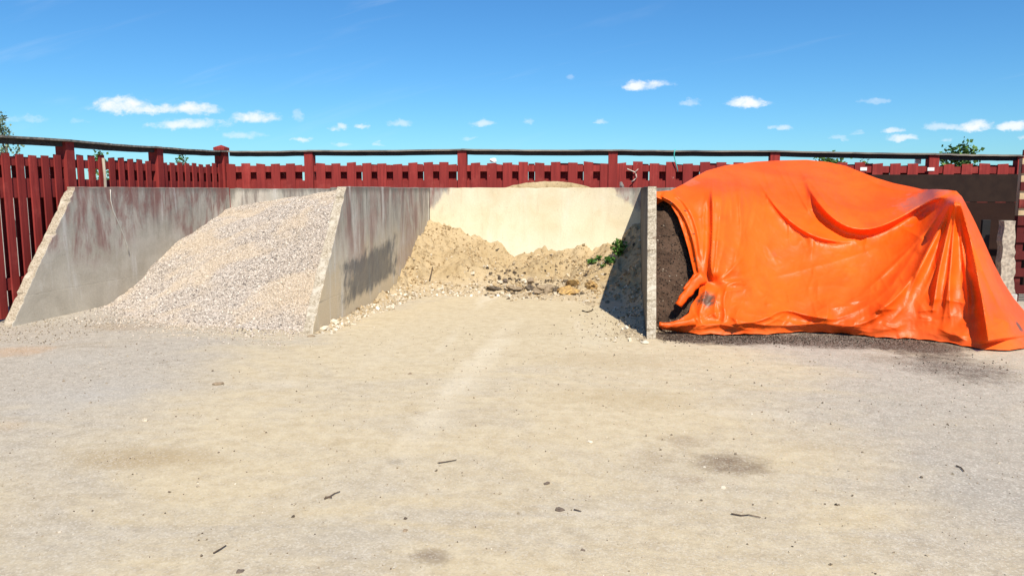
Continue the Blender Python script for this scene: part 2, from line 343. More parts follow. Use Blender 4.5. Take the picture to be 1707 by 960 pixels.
def m_red(name, base=(.34, .046, .040), d=(.19, .027, .025)):
    m, t = mat(name); o = t.node('ShaderNodeTexCoord').outputs['Object']; oi = t.node('ShaderNodeObjectInfo').outputs['Random']; P = t.pos()
    g = t.noise(t.scale(P, (26, 26, 1.6)), 1, 5, .65, .3); b = t.noise(P, 2.5, 4, .6)
    col = t.mix(t.sm(g, .3, .75), base, d); col = t.mix(t.m('MULTIPLY', oi, .7), col, d)
    col = t.mix(t.m('MULTIPLY', t.sm(b, .55, .75), .4), col, (.46, .10, .08))
    chip = t.sm(t.noise(t.scale(P, (16, 16, 4)), 1, 4, .75), .70, .74)
    col = t.mix(t.m('MULTIPLY', chip, .7), col, (.55, .42, .36))
    t.out(col, .85, t.bump(g, .5, .006), .12); return m
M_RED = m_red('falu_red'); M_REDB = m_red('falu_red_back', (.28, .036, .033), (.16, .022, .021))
def m_wood(name, a, b, sc=(1.5, 20, 20)):
    m, t = mat(name); P = t.pos(); g = t.noise(t.scale(P, sc), 1, 6, .65, .6); g2 = t.noise(P, 3, 4, .6)
    col = t.mix(t.sm(g, .3, .7), a, b); col = t.mix(t.m('MULTIPLY', t.sm(g2, .5, .7), .6), col, t.mix(1, col, (.5, .5, .5), 'MULTIPLY'))
    t.out(col, .85, t.bump(g, .7, .008), .2); return m
M_CAP = m_wood('weathered_board', (.30, .27, .22), (.09, .085, .085))
M_BEAM = m_wood('dark_beam', (.035, .032, .034), (.065, .055, .05))
M_GREYWOOD = m_wood('grey_wood', (.46, .40, .32), (.30, .26, .21), (20, 20, 2))
def m_rnd(name, stops, rough=.9, extra=None):
    """stones coloured one by one through the face attribute."""
    m, t = mat(name); a = t.node('ShaderNodeAttribute', attribute_name='rnd').outputs['Fac']
    r = t.node('ShaderNodeValToRGB'); t.l.new(a, r.inputs[0]); el = r.color_ramp.elements
    for i, (p, c) in enumerate(stops):
        e = el[i] if i < 2 else el.new(p)
        e.position = p; e.color = (*c, 1)
    r.color_ramp.interpolation = 'LINEAR'
    P = t.pos(); n = t.noise(P, 60, 3, .6); col = t.mix(t.m('MULTIPLY', n, .4), r.outputs[0], t.mix(1, r.outputs[0], (.55, .52, .5), 'MULTIPLY'))
    if extra: col = extra(t, P, col)
    t.out(col, rough, t.bump(n, .3, .004), .25); return m
def gravel_tan(t, P, col):
    f = t.m('MULTIPLY', t.sm(t.noise(P, .8, 5, .65, .4), .43, .60), .8)
    return t.mix(f, col, t.mix(.65, col, (.58, .47, .34)))
M_GRAVEL = m_rnd('crushed_stone', [(0, (.13, .11, .10)), (.13, (.34, .295, .255)), (.38, (.50, .43, .37)), (.62, (.56, .49, .425)), (.85, (.63, .56, .49)), (1, (.80, .74, .66))], extra=gravel_tan)
M_RUBBLE = m_rnd('rubble', [(0, (.33, .26, .17)), (.35, (.52, .43, .30)), (.7, (.62, .54, .42)), (1, (.80, .75, .65))])
M_CRUMB = m_rnd('soil_crumb', [(0, (.035, .024, .018)), (.7, (.09, .06, .045)), (.93, (.14, .10, .07)), (1, (.45, .38, .30))])
def m_sand():
    m, t = mat('sand'); P = t.pos(); n1 = t.noise(P, 1.6, 6, .6, .5); n2 = t.noise(P, 11, 6, .7); n3 = t.noise(P, 70, 3, .7)
    z = t.sep(P)[2]
    col = t.mix(t.sm(n1, .3, .7), (.42, .31, .17), (.52, .40, .24)); col = t.mix(t.m('MULTIPLY', t.sm(n2, .50, .66), .85), col, (.26, .18, .095))
    col = t.mix(t.m('MULTIPLY', t.sm(z, .30, .02), .55), col, (.56, .47, .34))
    col = t.mix(t.m('MULTIPLY', t.sm(n3, .62, .74), .6), col, (.72, .62, .46)); col = t.mix(t.m('MULTIPLY', t.sm(n3, .38, .28), .5), col, (.26, .19, .11))
    h = t.m('ADD', t.m('MULTIPLY', n2, 1.2), t.m('MULTIPLY', n3, .35)); t.out(col, .95, t.bump(h, .9, .03), .1); return m
M_SAND = m_sand()
def m_soil():
    m, t = mat('soil'); P = t.pos(); n1 = t.noise(P, 4, 6, .7, .5); n2 = t.noise(P, 26, 5, .7)
    col = t.mix(t.sm(n1, .3, .7), (.058, .036, .026), (.115, .072, .051)); col = t.mix(t.m('MULTIPLY', t.sm(n2, .6, .75), .5), col, (.22, .15, .105))
    t.out(col, .95, t.bump(t.m('ADD', n1, t.m('MULTIPLY', n2, .6)), 1, .05), .1); return m
M_SOIL = m_soil()
def m_plain(name, c, rough=.8, c2=None, sc=12, spec=.3, bs=.3):
    m, t = mat(name); P = t.pos(); n = t.noise(P, sc, 5, .6)
    col = t.mix(t.sm(n, .35, .65), c, c2 or tuple(x*.75 for x in c)); t.out(col, rough, t.bump(n, bs, .008), spec); return m

# ------------------------------------------------------------------ ground
g = 1200
gv = []; gf = []
gv = [(-g,-g,0),(g,-g,0),(g,g,0),(-g,g,0)]; gf = [(0,1,2,3)]
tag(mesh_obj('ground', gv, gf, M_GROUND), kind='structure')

# ------------------------------------------------------------------ concrete walls
def side_wall(x0, x1, yf, top_back, label, m, top=HW, yb=YB - .004, seed=0, depth_top=.95):
    """dividing wall: raked front end, worn edges"""
    rr = random.Random(seed); n = 44
    def prof():
        p = []
        for i in range(n+1):
            k = i/n; p.append((yf + depth_top*k + rr.gauss(0, .006) + (rr.uniform(.012,.035) if rr.random()<.18 else 0) + (0.012*math.sin(k*9+seed)), top*k if i else -.1))
        tb = [(yf + depth_top + (yb-yf-depth_top)*j/24, top + (rr.gauss(0, .003) if 0 < j < 24 else 0)) for j in range(1, 25)]
        return p + tb + [(yb, -.1)]
    a, b = prof(), prof(); b[-1] = a[-1]; N = len(a)
    v = [(x0, *p) for p in a] + [(x1, *p) for p in b]
    f = [tuple(range(N-1, -1, -1))[::-1], tuple(range(N, 2*N))[::-1]] + [(i, (i+1) % N + 0, (i+1) % N + N, i+N) for i in range(N)]
    o = mesh_obj('concrete_wall', v, f, m, loc=((x0+x1)/2, yf, 0))
    bm = bmesh.new(); bm.from_mesh(o.data); bmesh.ops.recalc_face_normals(bm, faces=bm.faces); bm.to_mesh(o.data); bm.free()
    bv = o.modifiers.new('bevel', 'BEVEL'); bv.width = .008; bv.segments = 2; bv.limit_method = 'ANGLE'; bv.angle_limit = R(50)
    return tag(o, label, 'wall', 'concrete dividing walls of the storage bays')
s0, s1 = onx(572, 450, XM), onx(660, 450, XM)
sc_ = onx(618, 447, XM); top_ = onx(640, 408, XM); bot_ = onx(640, 480, XM)
M_W1 = m_concrete('concrete_left', 'Y', red=.9, dark=.6, tan=.25, seed=2, front=True)
M_W2 = m_concrete('concrete_middle', 'Y', red=.6, dark=.8, tan=.9, seed=9.3, front=True, smudge=((s0.y+s1.y)/2, sc_.z-.02, abs(s1.y-s0.y)/2*1.15, abs(top_.z-bot_.z)/2*1.0))
M_W3 = m_concrete('concrete_right', 'Y', red=.3, dark=.9, tan=.5, shade_mul=.38, seed=4.4, front=True)  # side turned from the sun: its shade is painted into the concrete colour
M_B1 = m_concrete('concrete_back_gravel', 'X', red=.15, dark=.8, tan=.4, seed=1)
M_B2 = m_concrete('concrete_back_sand', 'X', cream=1, red=1.0, dark=.7, tan=.8, seed=5.2)
side_wall(XL-.13, XL, onz(14,545).y, 0, 'leftmost raked concrete wall streaked with dark red, beside the gravel heap', M_W1, seed=1, depth_top=onx(119,311,XL-.06).y-onz(14,545).y)
side_wall(XM-.12, XM, onz(510,558).y, 0, 'raked concrete wall with charcoal smudge, between the gravel and the sand', M_W2, seed=2, depth_top=onx(571,311,XM-.05).y-onz(510,558).y)
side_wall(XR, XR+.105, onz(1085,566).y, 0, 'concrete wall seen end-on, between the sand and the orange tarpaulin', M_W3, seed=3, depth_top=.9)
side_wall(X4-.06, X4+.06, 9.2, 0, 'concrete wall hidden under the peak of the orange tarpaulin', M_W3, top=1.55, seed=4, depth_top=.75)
def back_wall(x0, x1, label, m, top=HW, step=0):
    rr = random.Random(int(x0*10)+50); n = 30; v = []; f = []
    for i in range(n+1):
        x = x0 + (x1-x0)*i/n; zt = top + rr.gauss(0, .003)
        v += [(x, YB, -.1), (x, YB, zt), (x, YB+.14, zt), (x, YB+.14, -.1)]
    for i in range(n):
        for k in range(4):
            a = i*4+k; b = i*4+(k+1) % 4; f.append((a, b, b+4, a+4))
    f += [(0,3,2,1), (n*4, n*4+1, n*4+2, n*4+3)]
    o = mesh_obj('concrete_wall', v, f, m, loc=((x0+x1)/2, YB, 0))
    bm = bmesh.new(); bm.from_mesh(o.data); bmesh.ops.recalc_face_normals(bm, faces=bm.faces); bm.to_mesh(o.data); bm.free()
    bv = o.modifiers.new('bevel', 'BEVEL'); bv.width = .008; bv.segments = 2; bv.limit_method = 'ANGLE'; bv.angle_limit = R(50)
    return tag(o, label, 'wall', 'concrete back wall panels of the bays')
xs = ony(550, 320, YB).x
back_wall(XL+.003, xs-.004, 'short pale strip of concrete back wall showing above the gravel heap', M_B1, HW-.012)
back_wall(xs+.004, XM+.02, 'narrow concrete back wall panel right of the thin vertical joint above the gravel', M_B1, HW+.006)
back_wall(XM+.03, XR+.10, 'cream stained concrete back wall rising behind the sand heap', M_B2)
back_wall(XR+.11, X4, 'concrete back wall mostly hidden behind the orange tarpaulin', M_B1)

# ------------------------------------------------------------------ gravel heap
gp = []
def G(x, y, h): gp.append((x, y, h))
def Gx(px, py): p = onx(px, py, XL); G(XL, p.y, p.z)
for a in [(240,462),(270,430),(300,402),(350,372),(386,352)]: Gx(*a)
p = onx(188,513,XL); G(XL, p.y, .0); G(XL, p.y-.7, -.25); G(XL, p.y-1.6, -.45)
for px, py in [(400,347),(430,336),(460,333),(500,331),(545,334)]: p = ony(px, py, YB); 
for x, h in [(-6.6,1.34),(-6.0,1.42),(-5.2,1.46),(-4.4,1.46),(-3.65,1.42)]: G(x, 13.4, h)
for x, y in [(-6.9,9.7),(-6.3,9.15),(-5.6,8.75),(-5.0,8.65),(-4.3,8.6),(-3.65,8.45)]: G(x, y, .0); G(x, y-.8, -.3)
G(-5.9,9.9,.38); G(-5.2,9.6,.42); G(-4.4,9.4,.42); G(-3.65,9.2,.40)
G(-6.3,11.0,.66); G(-5.4,10.5,.84); G(-4.6,10.2,.88); G(-3.65,10.0,.86)
G(-6.2,12.0,1.06); G(-5.2,11.4,1.33); G(-4.4,11.1,1.38); G(-3.65,10.9,1.36)
G(-5.0,12.4,1.52); G(-4.2,12.2,1.54); G(-3.65,12.2,1.5)
_gf = tps([(a, b) for a, b, c in gp], [c for a, b, c in gp], .002)
def gravel_h(x, y):
    return _gf(x, y) + .03*np.clip(np.asarray(x)*0+1,0,1) + .085*fbm(x, y, 1.3, 4, 2) + .015*fbm(x, y, 7, 2, 5)
def heap(name, fn, x0, x1, y0, y1, step, m, sink=.02):
    nx, ny = int((x1-x0)/step)+1, int((y1-y0)/step)+1
    X, Y = np.meshgrid(np.linspace(x0, x1, nx), np.linspace(y0, y1, ny), indexing='ij')
    Z = fn(X, Y); keep = Z > -.03; Zc = np.maximum(Z, -sink)
    idx = np.arange(nx*ny).reshape(nx, ny)
    q = np.stack([idx[:-1,:-1], idx[1:,:-1], idx[1:,1:], idx[:-1,1:]], -1).reshape(-1, 4)
    kf = (keep[:-1,:-1] | keep[1:,1:] | keep[1:,:-1] | keep[:-1,1:]).ravel(); q = q[kf]
    V_ = np.stack([X, Y, Zc], -1).reshape(-1, 3)
    used = np.unique(q); rem = -np.ones(len(V_), int); rem[used] = np.arange(len(used))
    return V_[used], rem[q]
hv, hf = heap('gravel', gravel_h, XL+.004, XM-.124, 7.8, YB-.004, .06, None)
def merge_tri(parts):
    Vs, Fs, Rs, o = [], [], [], 0
    for v, f, r in parts: Vs.append(v); Fs.append(f+o); Rs.append(r); o += len(v)
    return np.concatenate(Vs), np.concatenate(Fs), np.concatenate(Rs)
def sample(fn, x0, x1, y0, y1, n, lo, dens=None):
    X = rng.uniform(x0, x1, n); Y = rng.uniform(y0, y1, n); Z = fn(X, Y); k = Z > lo
    if dens is not None: k &= rng.random(n) < dens(X, Y, Z)
    return np.stack([X[k], Y[k], np.maximum(Z[k], 0)], 1)
GP = sample(gravel_h, XL+.02, XM-.14, 7.9, YB-.02, 190000, -.03)
gs = rng.uniform(.0055, .0125, len(GP))*rng.choice([1,1,1,1,1.35], len(GP)); GP[:,2] += gs*.3
GP2 = sample(gravel_h, XL+.02, XM-.05, 7.4, 11, 26000, -.34, lambda X, Y, Z: np.exp(np.minimum(Z, 0)*11)*.95)
GP2 = GP2[GP2[:,2] <= 0.001]; GP2 = GP2[(GP2[:,0] < XM-.14) | (GP2[:,1] < 8.1)]; gs2 = rng.uniform(.006, .014, len(GP2)); GP2[:,2] = gs2*.5
cv = stone_cloud(np.concatenate([GP, GP2]), np.concatenate([gs, gs2]))
V_, F_, R_ = merge_tri([(hv, hf, np.full(len(hf), .3)), cv])
tag(fast_mesh('gravel_heap', V_, F_, M_GRAVEL, attr=R_), 'heap of grey and pink crushed stone filling the left bay', 'gravel heap', kind='stuff')

# ------------------------------------------------------------------ sand heap
sp = []
def S(x, y, h): sp.append((x, y, h))
for px, py in [(718,368),(760,384),(800,398),(830,410),(858,424),(890,420),(930,417),(965,412),(1000,404),(1030,393)]:
    q = ony(px, py, YB); S(q.x, q.y, q.z)
S(XR, YB, 1.05); S(XR, 12.6, .78); S(XR, 11.8, .45); S(XR, 11.0, .22); S(XR, 10.2, .1); S(XR, 9.3, .05); S(XR,8.6,.02)
S(XM, 12.9, .86); S(XM, 12.3, .58); S(XM, 11.6, .32); S(XM, 10.9, .17); S(XM, 10.0, .10); S(XM, 9.2, .07); S(XM, 8.6, .03)
for px, py, h in [(700,492,.02),(760,488,.03),(820,488,.03),(880,492,.03),(940,496,.03),(1000,505,.02),(640,512,.0),(590,535,.0),(540,553,.0)]:
    q = onz(px, py, h); S(q.x, q.y, h)
for x in (-2.8, -2.2, -1.5, -.8, -.3): S(x, 11.0, -.14); S(x, 9.6, -.3)
S(-3.0, 10.0, -.08); S(-.05, 10.6, .02); S(-.1, 9.6, -.02); S(-.25, 9.0, -.05)
S(-3.0, 12.7, .62); S(-2.3, 12.7, .42); S(-1.5, 12.7, .25); S(-.8, 12.7, .32); S(-.2, 12.6, .5)
_sf = tps([(a, b) for a, b, c in sp], [c for a, b, c in sp], .001)
def sand_h(x, y):
    h = _sf(x, y); k = sstep(h, -.02, .25)
    r = fbm(x, y, 2.4, 5, 8, .55); lump = np.abs(fbm(x, y, 5, 3, 12))
    cl_ = fbm(x, y, 4.2, 2, 33); step_ = sstep(cl_, .02, .16)
    return h + k*(.20*r + .07*lump - .06 + .03*step_ + .05*np.abs(fbm(x, y, 11, 3, 51))) + .012*fbm(x, y, 12, 3, 4)
v, f = heap('sand', sand_h, XM+.004, XR-.004, 8.2, YB-.004, .022, None)
tag(fast_mesh('sand_heap', v, f, M_SAND, smooth=True), 'lumpy ochre sand heap banked against the cream back wall', 'sand heap')
def sh(x, y): return float(sand_h(np.array([x]), np.array([y]))[0])
CLP = sample(sand_h, XM+.02, XR-.02, 9.5, YB-.02, 5200, .02, lambda X, Y, Z: .25+.75*(fbm(X, Y, 2.2, 3, 77) > .05))
cls_ = rng.uniform(.008, .022, len(CLP))*rng.choice([1, 1, 1, 1, 1.6], len(CLP)); CLP[:,2] += cls_*.1
M_LUMP = m_rnd('sand_lump', [(0, (.24, .165, .085)), (.3, (.38, .27, .145)), (.8, (.50, .375, .22)), (1, (.60, .48, .31))])
tag(stones('sand_crumbs', CLP, cls_, M_LUMP, jit=.4), 'crumbled sand lumps lying all over the ochre sand heap', 'sand', kind='stuff')
DX = []
for _ in range(420):
    a_ = onz(random.choice([random.gauss(850,34), random.gauss(945,36), random.uniform(810,1010)]), random.gauss(482, 6), .03); DX.append((a_.x, a_.y, 0))
DX = np.array(DX); DX[:,2] = np.maximum(sand_h(DX[:,0], DX[:,1]), 0); ds_ = rng.uniform(.008, .03, len(DX))*rng.choice([1,1,1.5], len(DX))
def band(X, Y, Z): return np.exp(-((Z-.03)/.07)**2)*.9 + .05
RP = sample(sand_h, XM+.02, XR-.02, 8.2, 13.2, 21000, -.04, lambda X, Y, Z: np.where(X < XM+1.2, .55, np.where(X > XR-1.1, .07, .2))*np.exp(-((Z-.03)/.10)**2) + .02)
rs = rng.uniform(.004, .02, len(RP))**1.0*rng.choice([1, 1, 1, 1.7], len(RP)); RP[:,2] = np.maximum(sand_h(RP[:,0], RP[:,1]), 0) + rs*.35
tag(stones('rubble', RP, rs, M_RUBBLE), 'fine pale rubble strewn along the foot of the sand heap and wall', 'rubble', kind='stuff')
M_DEB = m_rnd('debris', [(0, (.05, .038, .03)), (.4, (.13, .10, .07)), (.65, (.30, .22, .13)), (.85, (.46, .33, .17)), (1, (.62, .55, .44))])
tag(stones('debris', DX, ds_, M_DEB, jit=.42, flat=.5), 'dark and ochre broken debris strewn around the clods before the sand', 'debris', kind='stuff')
# rubble at the foot of the right wall and loose grit over the yard
n = 330; X = rng.normal(-.02, .28, n); Y = rng.uniform(8.3, 10.6, n); X = np.minimum(X, XR-.02); s = rng.uniform(.004, .013, n)
n2 = 5200; X2 = rng.uniform(-9, 6, n2); Y2 = 2.9 + 6*rng.random(n2)**1.0; s2 = rng.uniform(.002, .0055, n2)*rng.choice([1,1,1,1,1,1.8], n2)
k = ~((X2 > .3) & (Y2 > 8)); X2, Y2, s2 = X2[k], Y2[k], s2[k]
n3 = 700; X3 = rng.uniform(-7.5, -6.0, n3); Y3 = rng.uniform(7.2, 8.8, n3); s3 = rng.uniform(.003, .01, n3)
P = np.stack([np.concatenate([X, X2, X3]), np.concatenate([Y, Y2, Y3]), np.concatenate([s, s2, s3])*.4], 1)
P[:,2] += np.where((P[:,0] > XM) & (P[:,0] < XR) & (P[:,1] > 8.3), np.maximum(sand_h(P[:,0], P[:,1]), 0), 0)
M_GRIT = m_rnd('grit', [(0, (.10, .075, .055)), (.3, (.30, .24, .17)), (.8, (.47, .40, .30)), (1, (.66, .60, .50))])
tag(stones('grit', P, np.concatenate([s, s2, s3]), M_GRIT), 'loose pale grit scattered over the yard surface', 'grit', kind='stuff')

# ------------------------------------------------------------------ soil heap
def soil_h(x, y):
    base = np.clip((y - 8.97 + .12*fbm(x, y, 2, 2, 31))/.72, -1, 5)
    h = np.minimum(base, 1.5 + .22*(y-10.1)); h = np.minimum(h, 1.84); h = np.minimum(h, 1.5+.5*np.clip(x-.8, 0, 9))
    side = sstep(x, X4-.05, X4-1.3)*0 + 1
    h = np.where(x > X4-1.2, np.minimum(h, 1.84-(x-(X4-1.2))*.45), h)
    return h*side + .07*fbm(x+h*.8, y+h, 4, 4, 21)*sstep(h, 0, .3) + .04*fbm(x+h*2, y+h*2, 14, 4, 22)
def soil_clip(x, y):
    h = soil_h(x, y); cut = sstep(x, .9, 1.25)*.42                 # set back well under the tarpaulin
    return np.where(x > .9, soil_h(x, y-cut)-.06*sstep(x, .9, 1.2), h)
v, f = heap('soil', soil_clip, XR+.108, X4-.07, 8.7, YB-.004, .02, None)
tag(fast_mesh('soil_heap', v, f, M_SOIL, smooth=True), 'dark brown soil heap uncovered between the wall and the orange tarpaulin', 'soil heap')
cp = []
def crumbs(px0, px1, py0, py1, n_):
    for _ in range(n_):
        q = onz(random.uniform(px0, px1), random.gauss((py0+py1)/2, (py1-py0)/3)); cp.append((q.x, q.y, 0))
crumbs(1105,1300,556,570,1000); crumbs(1290,1560,558,574,1000); crumbs(1480,1680,590,620,60)
for _ in range(500):
    x = random.uniform(XR+.14, XR+.9); y = random.gauss(8.95, .1); cp.append((x, y, max(0, float(soil_clip(np.array([x]), np.array([y]))[0]))))
nb_ = len(cp)
for _ in range(1500):
    x = random.uniform(XR+.14, XR+.85); y = random.uniform(9.0, 9.8); cp.append((x, y, max(0, float(soil_clip(np.array([x]), np.array([y]))[0]))))
cp = np.array(cp); cs = rng.uniform(.003, .009, len(cp)); cs[nb_:] *= 1.4; cp[:,2] += cs*.4
tag(stones('soil_crumbs', cp, cs, M_CRUMB), 'dark soil crumbs spilt along the front hem of the tarpaulin', 'soil', kind='stuff')

# ------------------------------------------------------------------ orange tarpaulin
def m_tarp():
    m, t = mat('orange_vinyl'); P = t.pos(); x, y, z = t.sep(P)[:3]
    n1 = t.noise(P, 1.3, 4, .6, .5); n2 = t.noise(P, 7, 5, .6, .8); n3 = t.noise(t.scale(P, (9, 9, 4)), 1, 6, .6, 1.5); weave = t.noise(P, 120, 2, .5)
    col = t.mix(t.sm(n1, .3, .7), (.80, .084, .005), (.90, .122, .007))
    col = t.mix(t.m('MULTIPLY', t.sm(n2, .58, .75), .22), col, (.55, .10, .03))
    def smear_or_sheen(px, py, Y, r, c, d):
        nonlocal col
        q = ony(px, py, Y); v = t.node('ShaderNodeVectorMath', operation='DISTANCE'); t.put(v.inputs[0], P); v.inputs[1].default_value = q
        dd = t.m('ADD', t.m('DIVIDE', v.outputs['Value'], r), t.m('MULTIPLY', t.m('SUBTRACT', t.noise(P, 9, 5, .7), .5), 2.2))
        col = t.mix(t.m('MULTIPLY', t.sm(dd, 1.0, .35), d), col, c)
    smear_or_sheen(1697,545,8.75,.10,(.10,.07,.05),.9); smear_or_sheen(1178,505,9.0,.15,(.07,.045,.03),.95); smear_or_sheen(1160,470,9.25,.09,(.07,.045,.03),.9)
    smear_or_sheen(1545,327,10.1,.42,(.30,.14,.12),.55); smear_or_sheen(1450,470,9.3,.05,(.25,.1,.05),.6); smear_or_sheen(1290,425,9.7,.06,(.5,.1,.03),.6)  # first call paints the greyish sheen by the peak into the colour
    smear_or_sheen(1150,305,10.4,.18,(.45,.16,.1),.5); smear_or_sheen(1500,560,8.7,.05,(.2,.08,.04),.8); smear_or_sheen(1220,545,8.8,.10,(.25,.1,.04),.6)
    dust = t.m('MULTIPLY', t.sm(t.m('ADD', z, t.m('MULTIPLY', n2, .35)), .36, .12), .25)
    col = t.mix(dust, col, (.62, .20, .07))
    nrm = t.bump(n3, .24, .02); nrm = t.bump(weave, .08, .002, nrm)
    t.out(col, t.m('ADD', .30, t.m('MULTIPLY', n2, .28)), nrm, .27); return m
M_TARP = m_tarp()
def resample(pl, n):
    pl = np.array(pl, float); d = np.r_[0, np.cumsum(np.linalg.norm(np.diff(pl, axis=0), axis=1))]
    s = np.linspace(0, d[-1], n); return np.stack([np.interp(s, d, pl[:,0]), np.interp(s, d, pl[:,1])], 1)
top = [(1092,320),(1118,318),(1138,308),(1158,296),(1178,285),(1210,276),(1260,270),(1300,268),(1345,267),(1382,271),(1410,277),(1432,286),(1460,297),(1490,306),(1520,312),(1537,316),(1562,316),(1580,317),(1594,319)]
bottom = [(1098,548),(1112,552),(1128,554),(1142,559),(1163,559),(1185,556),(1218,560),(1240,556),(1275,559),(1310,557),(1340,555),(1372,553),(1400,557),(1432,561),(1480,565),(1500,571),(1518,566),(1545,572),(1575,572),(1600,577),(1625,582),(1660,583),(1700,584),(1740,584),(1790,580)]
left = [(1092,320),(1092,328),(1106,334),(1118,342),(1130,362),(1139,388),(1147,415),(1153,440),(1158,462),(1166,478),(1164,492),(1152,508),(1148,522),(1132,533),(1110,539),(1098,543),(1098,548)]
right = [(1594,319),(1603,328),(1614,348),(1626,372),(1640,403),(1655,437),(1672,470),(1690,498),(1712,524),(1745,548),(1775,568),(1790,580)]
NU, NV = 340, 230
a, b, c, d = resample(top, NU), resample(bottom, NU), resample(left, NV), resample(right, NV)
u = np.linspace(0, 1, NU)[:,None,None]; v = np.linspace(0, 1, NV)[None,:,None]
PX = (1-v)*a[:,None] + v*b[:,None] + (1-u)*c[None] + u*d[None] - ((1-u)*(1-v)*a[0] + u*(1-v)*a[-1] + (1-u)*v*b[0] + u*v*b[-1])
X_, Y_ = PX[...,0], PX[...,1]
ctl = [(1093,320,9.9),(1118,318,10.0),(1138,308,10.3),(1178,286,10.9),(1230,273,11.4),(1300,268,11.7),(1345,267,11.8),(1385,271,11.7),(1432,286,11.4),(1490,306,11.0),(1537,316,10.7),(1594,319,9.75),
 (1106,336,9.84),(1130,362,9.72),(1147,415,9.5),(1158,455,9.28),(1166,480,9.12),(1150,515,8.98),(1110,541,8.85),
 (1180,312,10.15),(1180,350,9.85),(1190,400,9.55),(1190,450,9.27),(1200,500,9.02),(1240,300,10.7),(1240,350,10.05),(1240,430,9.5),(1240,500,9.05),
 (1300,300,10.95),(1300,340,10.4),(1300,400,9.9),(1300,460,9.5),(1300,520,9.03),(1360,300,11.0),(1380,350,10.4),(1380,400,9.95),(1380,460,9.5),(1380,520,9.05),
 (1440,320,10.85),(1450,370,10.25),(1450,420,9.8),(1450,480,9.35),(1450,530,9.0),(1520,335,10.5),(1520,390,9.85),(1510,450,9.4),(1500,520,8.95),
 (1570,335,9.85),(1575,380,9.5),(1570,440,9.2),(1570,500,8.9),(1592,350,9.58),(1600,400,9.35),(1605,450,9.1),(1610,520,8.75),
 (1614,348,9.75),(1640,403,9.65),(1672,470,9.5),(1712,524,9.4),(1775,568,9.3),(1640,450,9.1),(1660,500,8.95),(1690,540,8.75),(1640,540,8.65)]
for px, py in bottom[:-1:2]: ctl.append((px, py, onz(px, py).y))
fY = tps([(q[0], q[1]) for q in ctl], [q[2] for q in ctl], .0015)
WY = fY(X_, Y_)
disp = np.zeros_like(WY)
def crease(pts, amp, wl, wr, t0=.12, t1=.12, soft=.4):
    """ridge along a polyline; wl / wr = fall-off (px) on the left / right of the travel direction"""
    global disp
    P_ = np.array(pts, float)
    # smooth the polyline
    for _ in range(2):
        Q = [P_[0]]
        for i in range(len(P_)-1): Q += [P_[i]*.75+P_[i+1]*.25, P_[i]*.25+P_[i+1]*.75]
        Q.append(P_[-1]); P_ = np.array(Q)
    seg = np.diff(P_, axis=0); L = np.linalg.norm(seg, axis=1); cum = np.r_[0, np.cumsum(L)]
    best = np.full(X_.shape, 1e9); sg = np.ones(X_.shape); tt = np.zeros(X_.shape)
    for i in range(len(seg)):
        dx, dy = X_-P_[i,0], Y_-P_[i,1]; k = np.clip((dx*seg[i,0]+dy*seg[i,1])/L[i]**2, 0, 1)
        ex, ey = dx-k*seg[i,0], dy-k*seg[i,1]; dd = np.hypot(ex, ey); cr = seg[i,0]*dy - seg[i,1]*dx
        m_ = dd < best; best = np.where(m_, dd, best); sg = np.where(m_, np.sign(cr), sg); tt = np.where(m_, (cum[i]+k*L[i])/cum[-1], tt)
    w_ = np.where(sg > 0, wr, wl); e = np.sqrt(best**2+soft**2)-soft
    tap = sstep(tt, 0, t0+1e-6)*sstep(1-tt, 0, t1+1e-6)
    disp += amp*np.exp(-e/w_)*tap
# (x right, y down: "right of travel" is clockwise)
crease([(1100,326),(1124,338),(1142,362),(1154,395),(1161,430),(1166,460)], .08, 12, 2.5, .05, .1)
crease([(1120,322),(1140,336),(1157,366),(1165,400),(1168,440)], .06, 8, 3, .1, .2)
crease([(1186,300),(1188,345),(1188,395),(1184,440),(1190,474)], .15, 34, 3.5, .2, .12)
crease([(1172,330),(1172,400),(1170,450)], .03, 6, 4, .3, .2)
crease([(1222,290),(1212,340),(1206,400),(1204,440)], .035, 12, 12, .3, .4)
crease([(1230,292),(1244,330),(1252,372)], .028, 12, 7, .3, .4)
crease([(1252,283),(1287,338),(1317,370),(1354,394),(1398,404),(1440,402)], .13, 26, 5, .3, .3)
crease([(1332,276),(1352,322),(1382,360),(1416,381),(1453,383),(1494,367),(1540,339),(1588,322)], .30, 40, 6, .28, .10, 1)
crease([(1340,282),(1372,318),(1402,346),(1450,356),(1500,343),(1540,324)], .05, 16, 10, .25, .25)
crease([(1330,282),(1352,305),(1380,345),(1400,362)], .04, 10, 5, .2, .3)
crease([(1430,290),(1470,312),(1510,320),(1560,322)], .04, 9, 6, .3, .3)
crease([(1595,322),(1580,387),(1564,453),(1552,535)], .16, 18, 4, .06, .35)
crease([(1593,322),(1560,392),(1528,453),(1487,507),(1440,530)], .15, 12, 16, .06, .2)
crease([(1592,322),(1543,388),(1504,456),(1462,502),(1400,532),(1340,541)], .05, 14, 9, .06, .2)
crease([(1596,322),(1618,400),(1634,480),(1648,572)], .25, 34, 8, .08, .02)
crease([(1598,322),(1640,420),(1672,500),(1690,570)], .05, 18, 12, .1, .1)
crease([(1400,533),(1350,528),(1306,514),(1275,533),(1235,540),(1195,540)], .09, 6, 16, .15, .15)
crease([(1195,520),(1250,541),(1330,543),(1390,549),(1450,548)], .05, 12, 5, .2, .2)
crease([(1480,518),(1440,540),(1390,548)], .06, 5, 14, .3, .3)
crease([(1180,470),(1172,500),(1164,530),(1175,545)], .07, 12, 5, .2, .2)
crease([(1200,480),(1190,512),(1196,536)], .045, 10, 6, .2, .2)
crease([(1165,528),(1140,540),(1108,545)], .05, 8, 5, .1, .1)
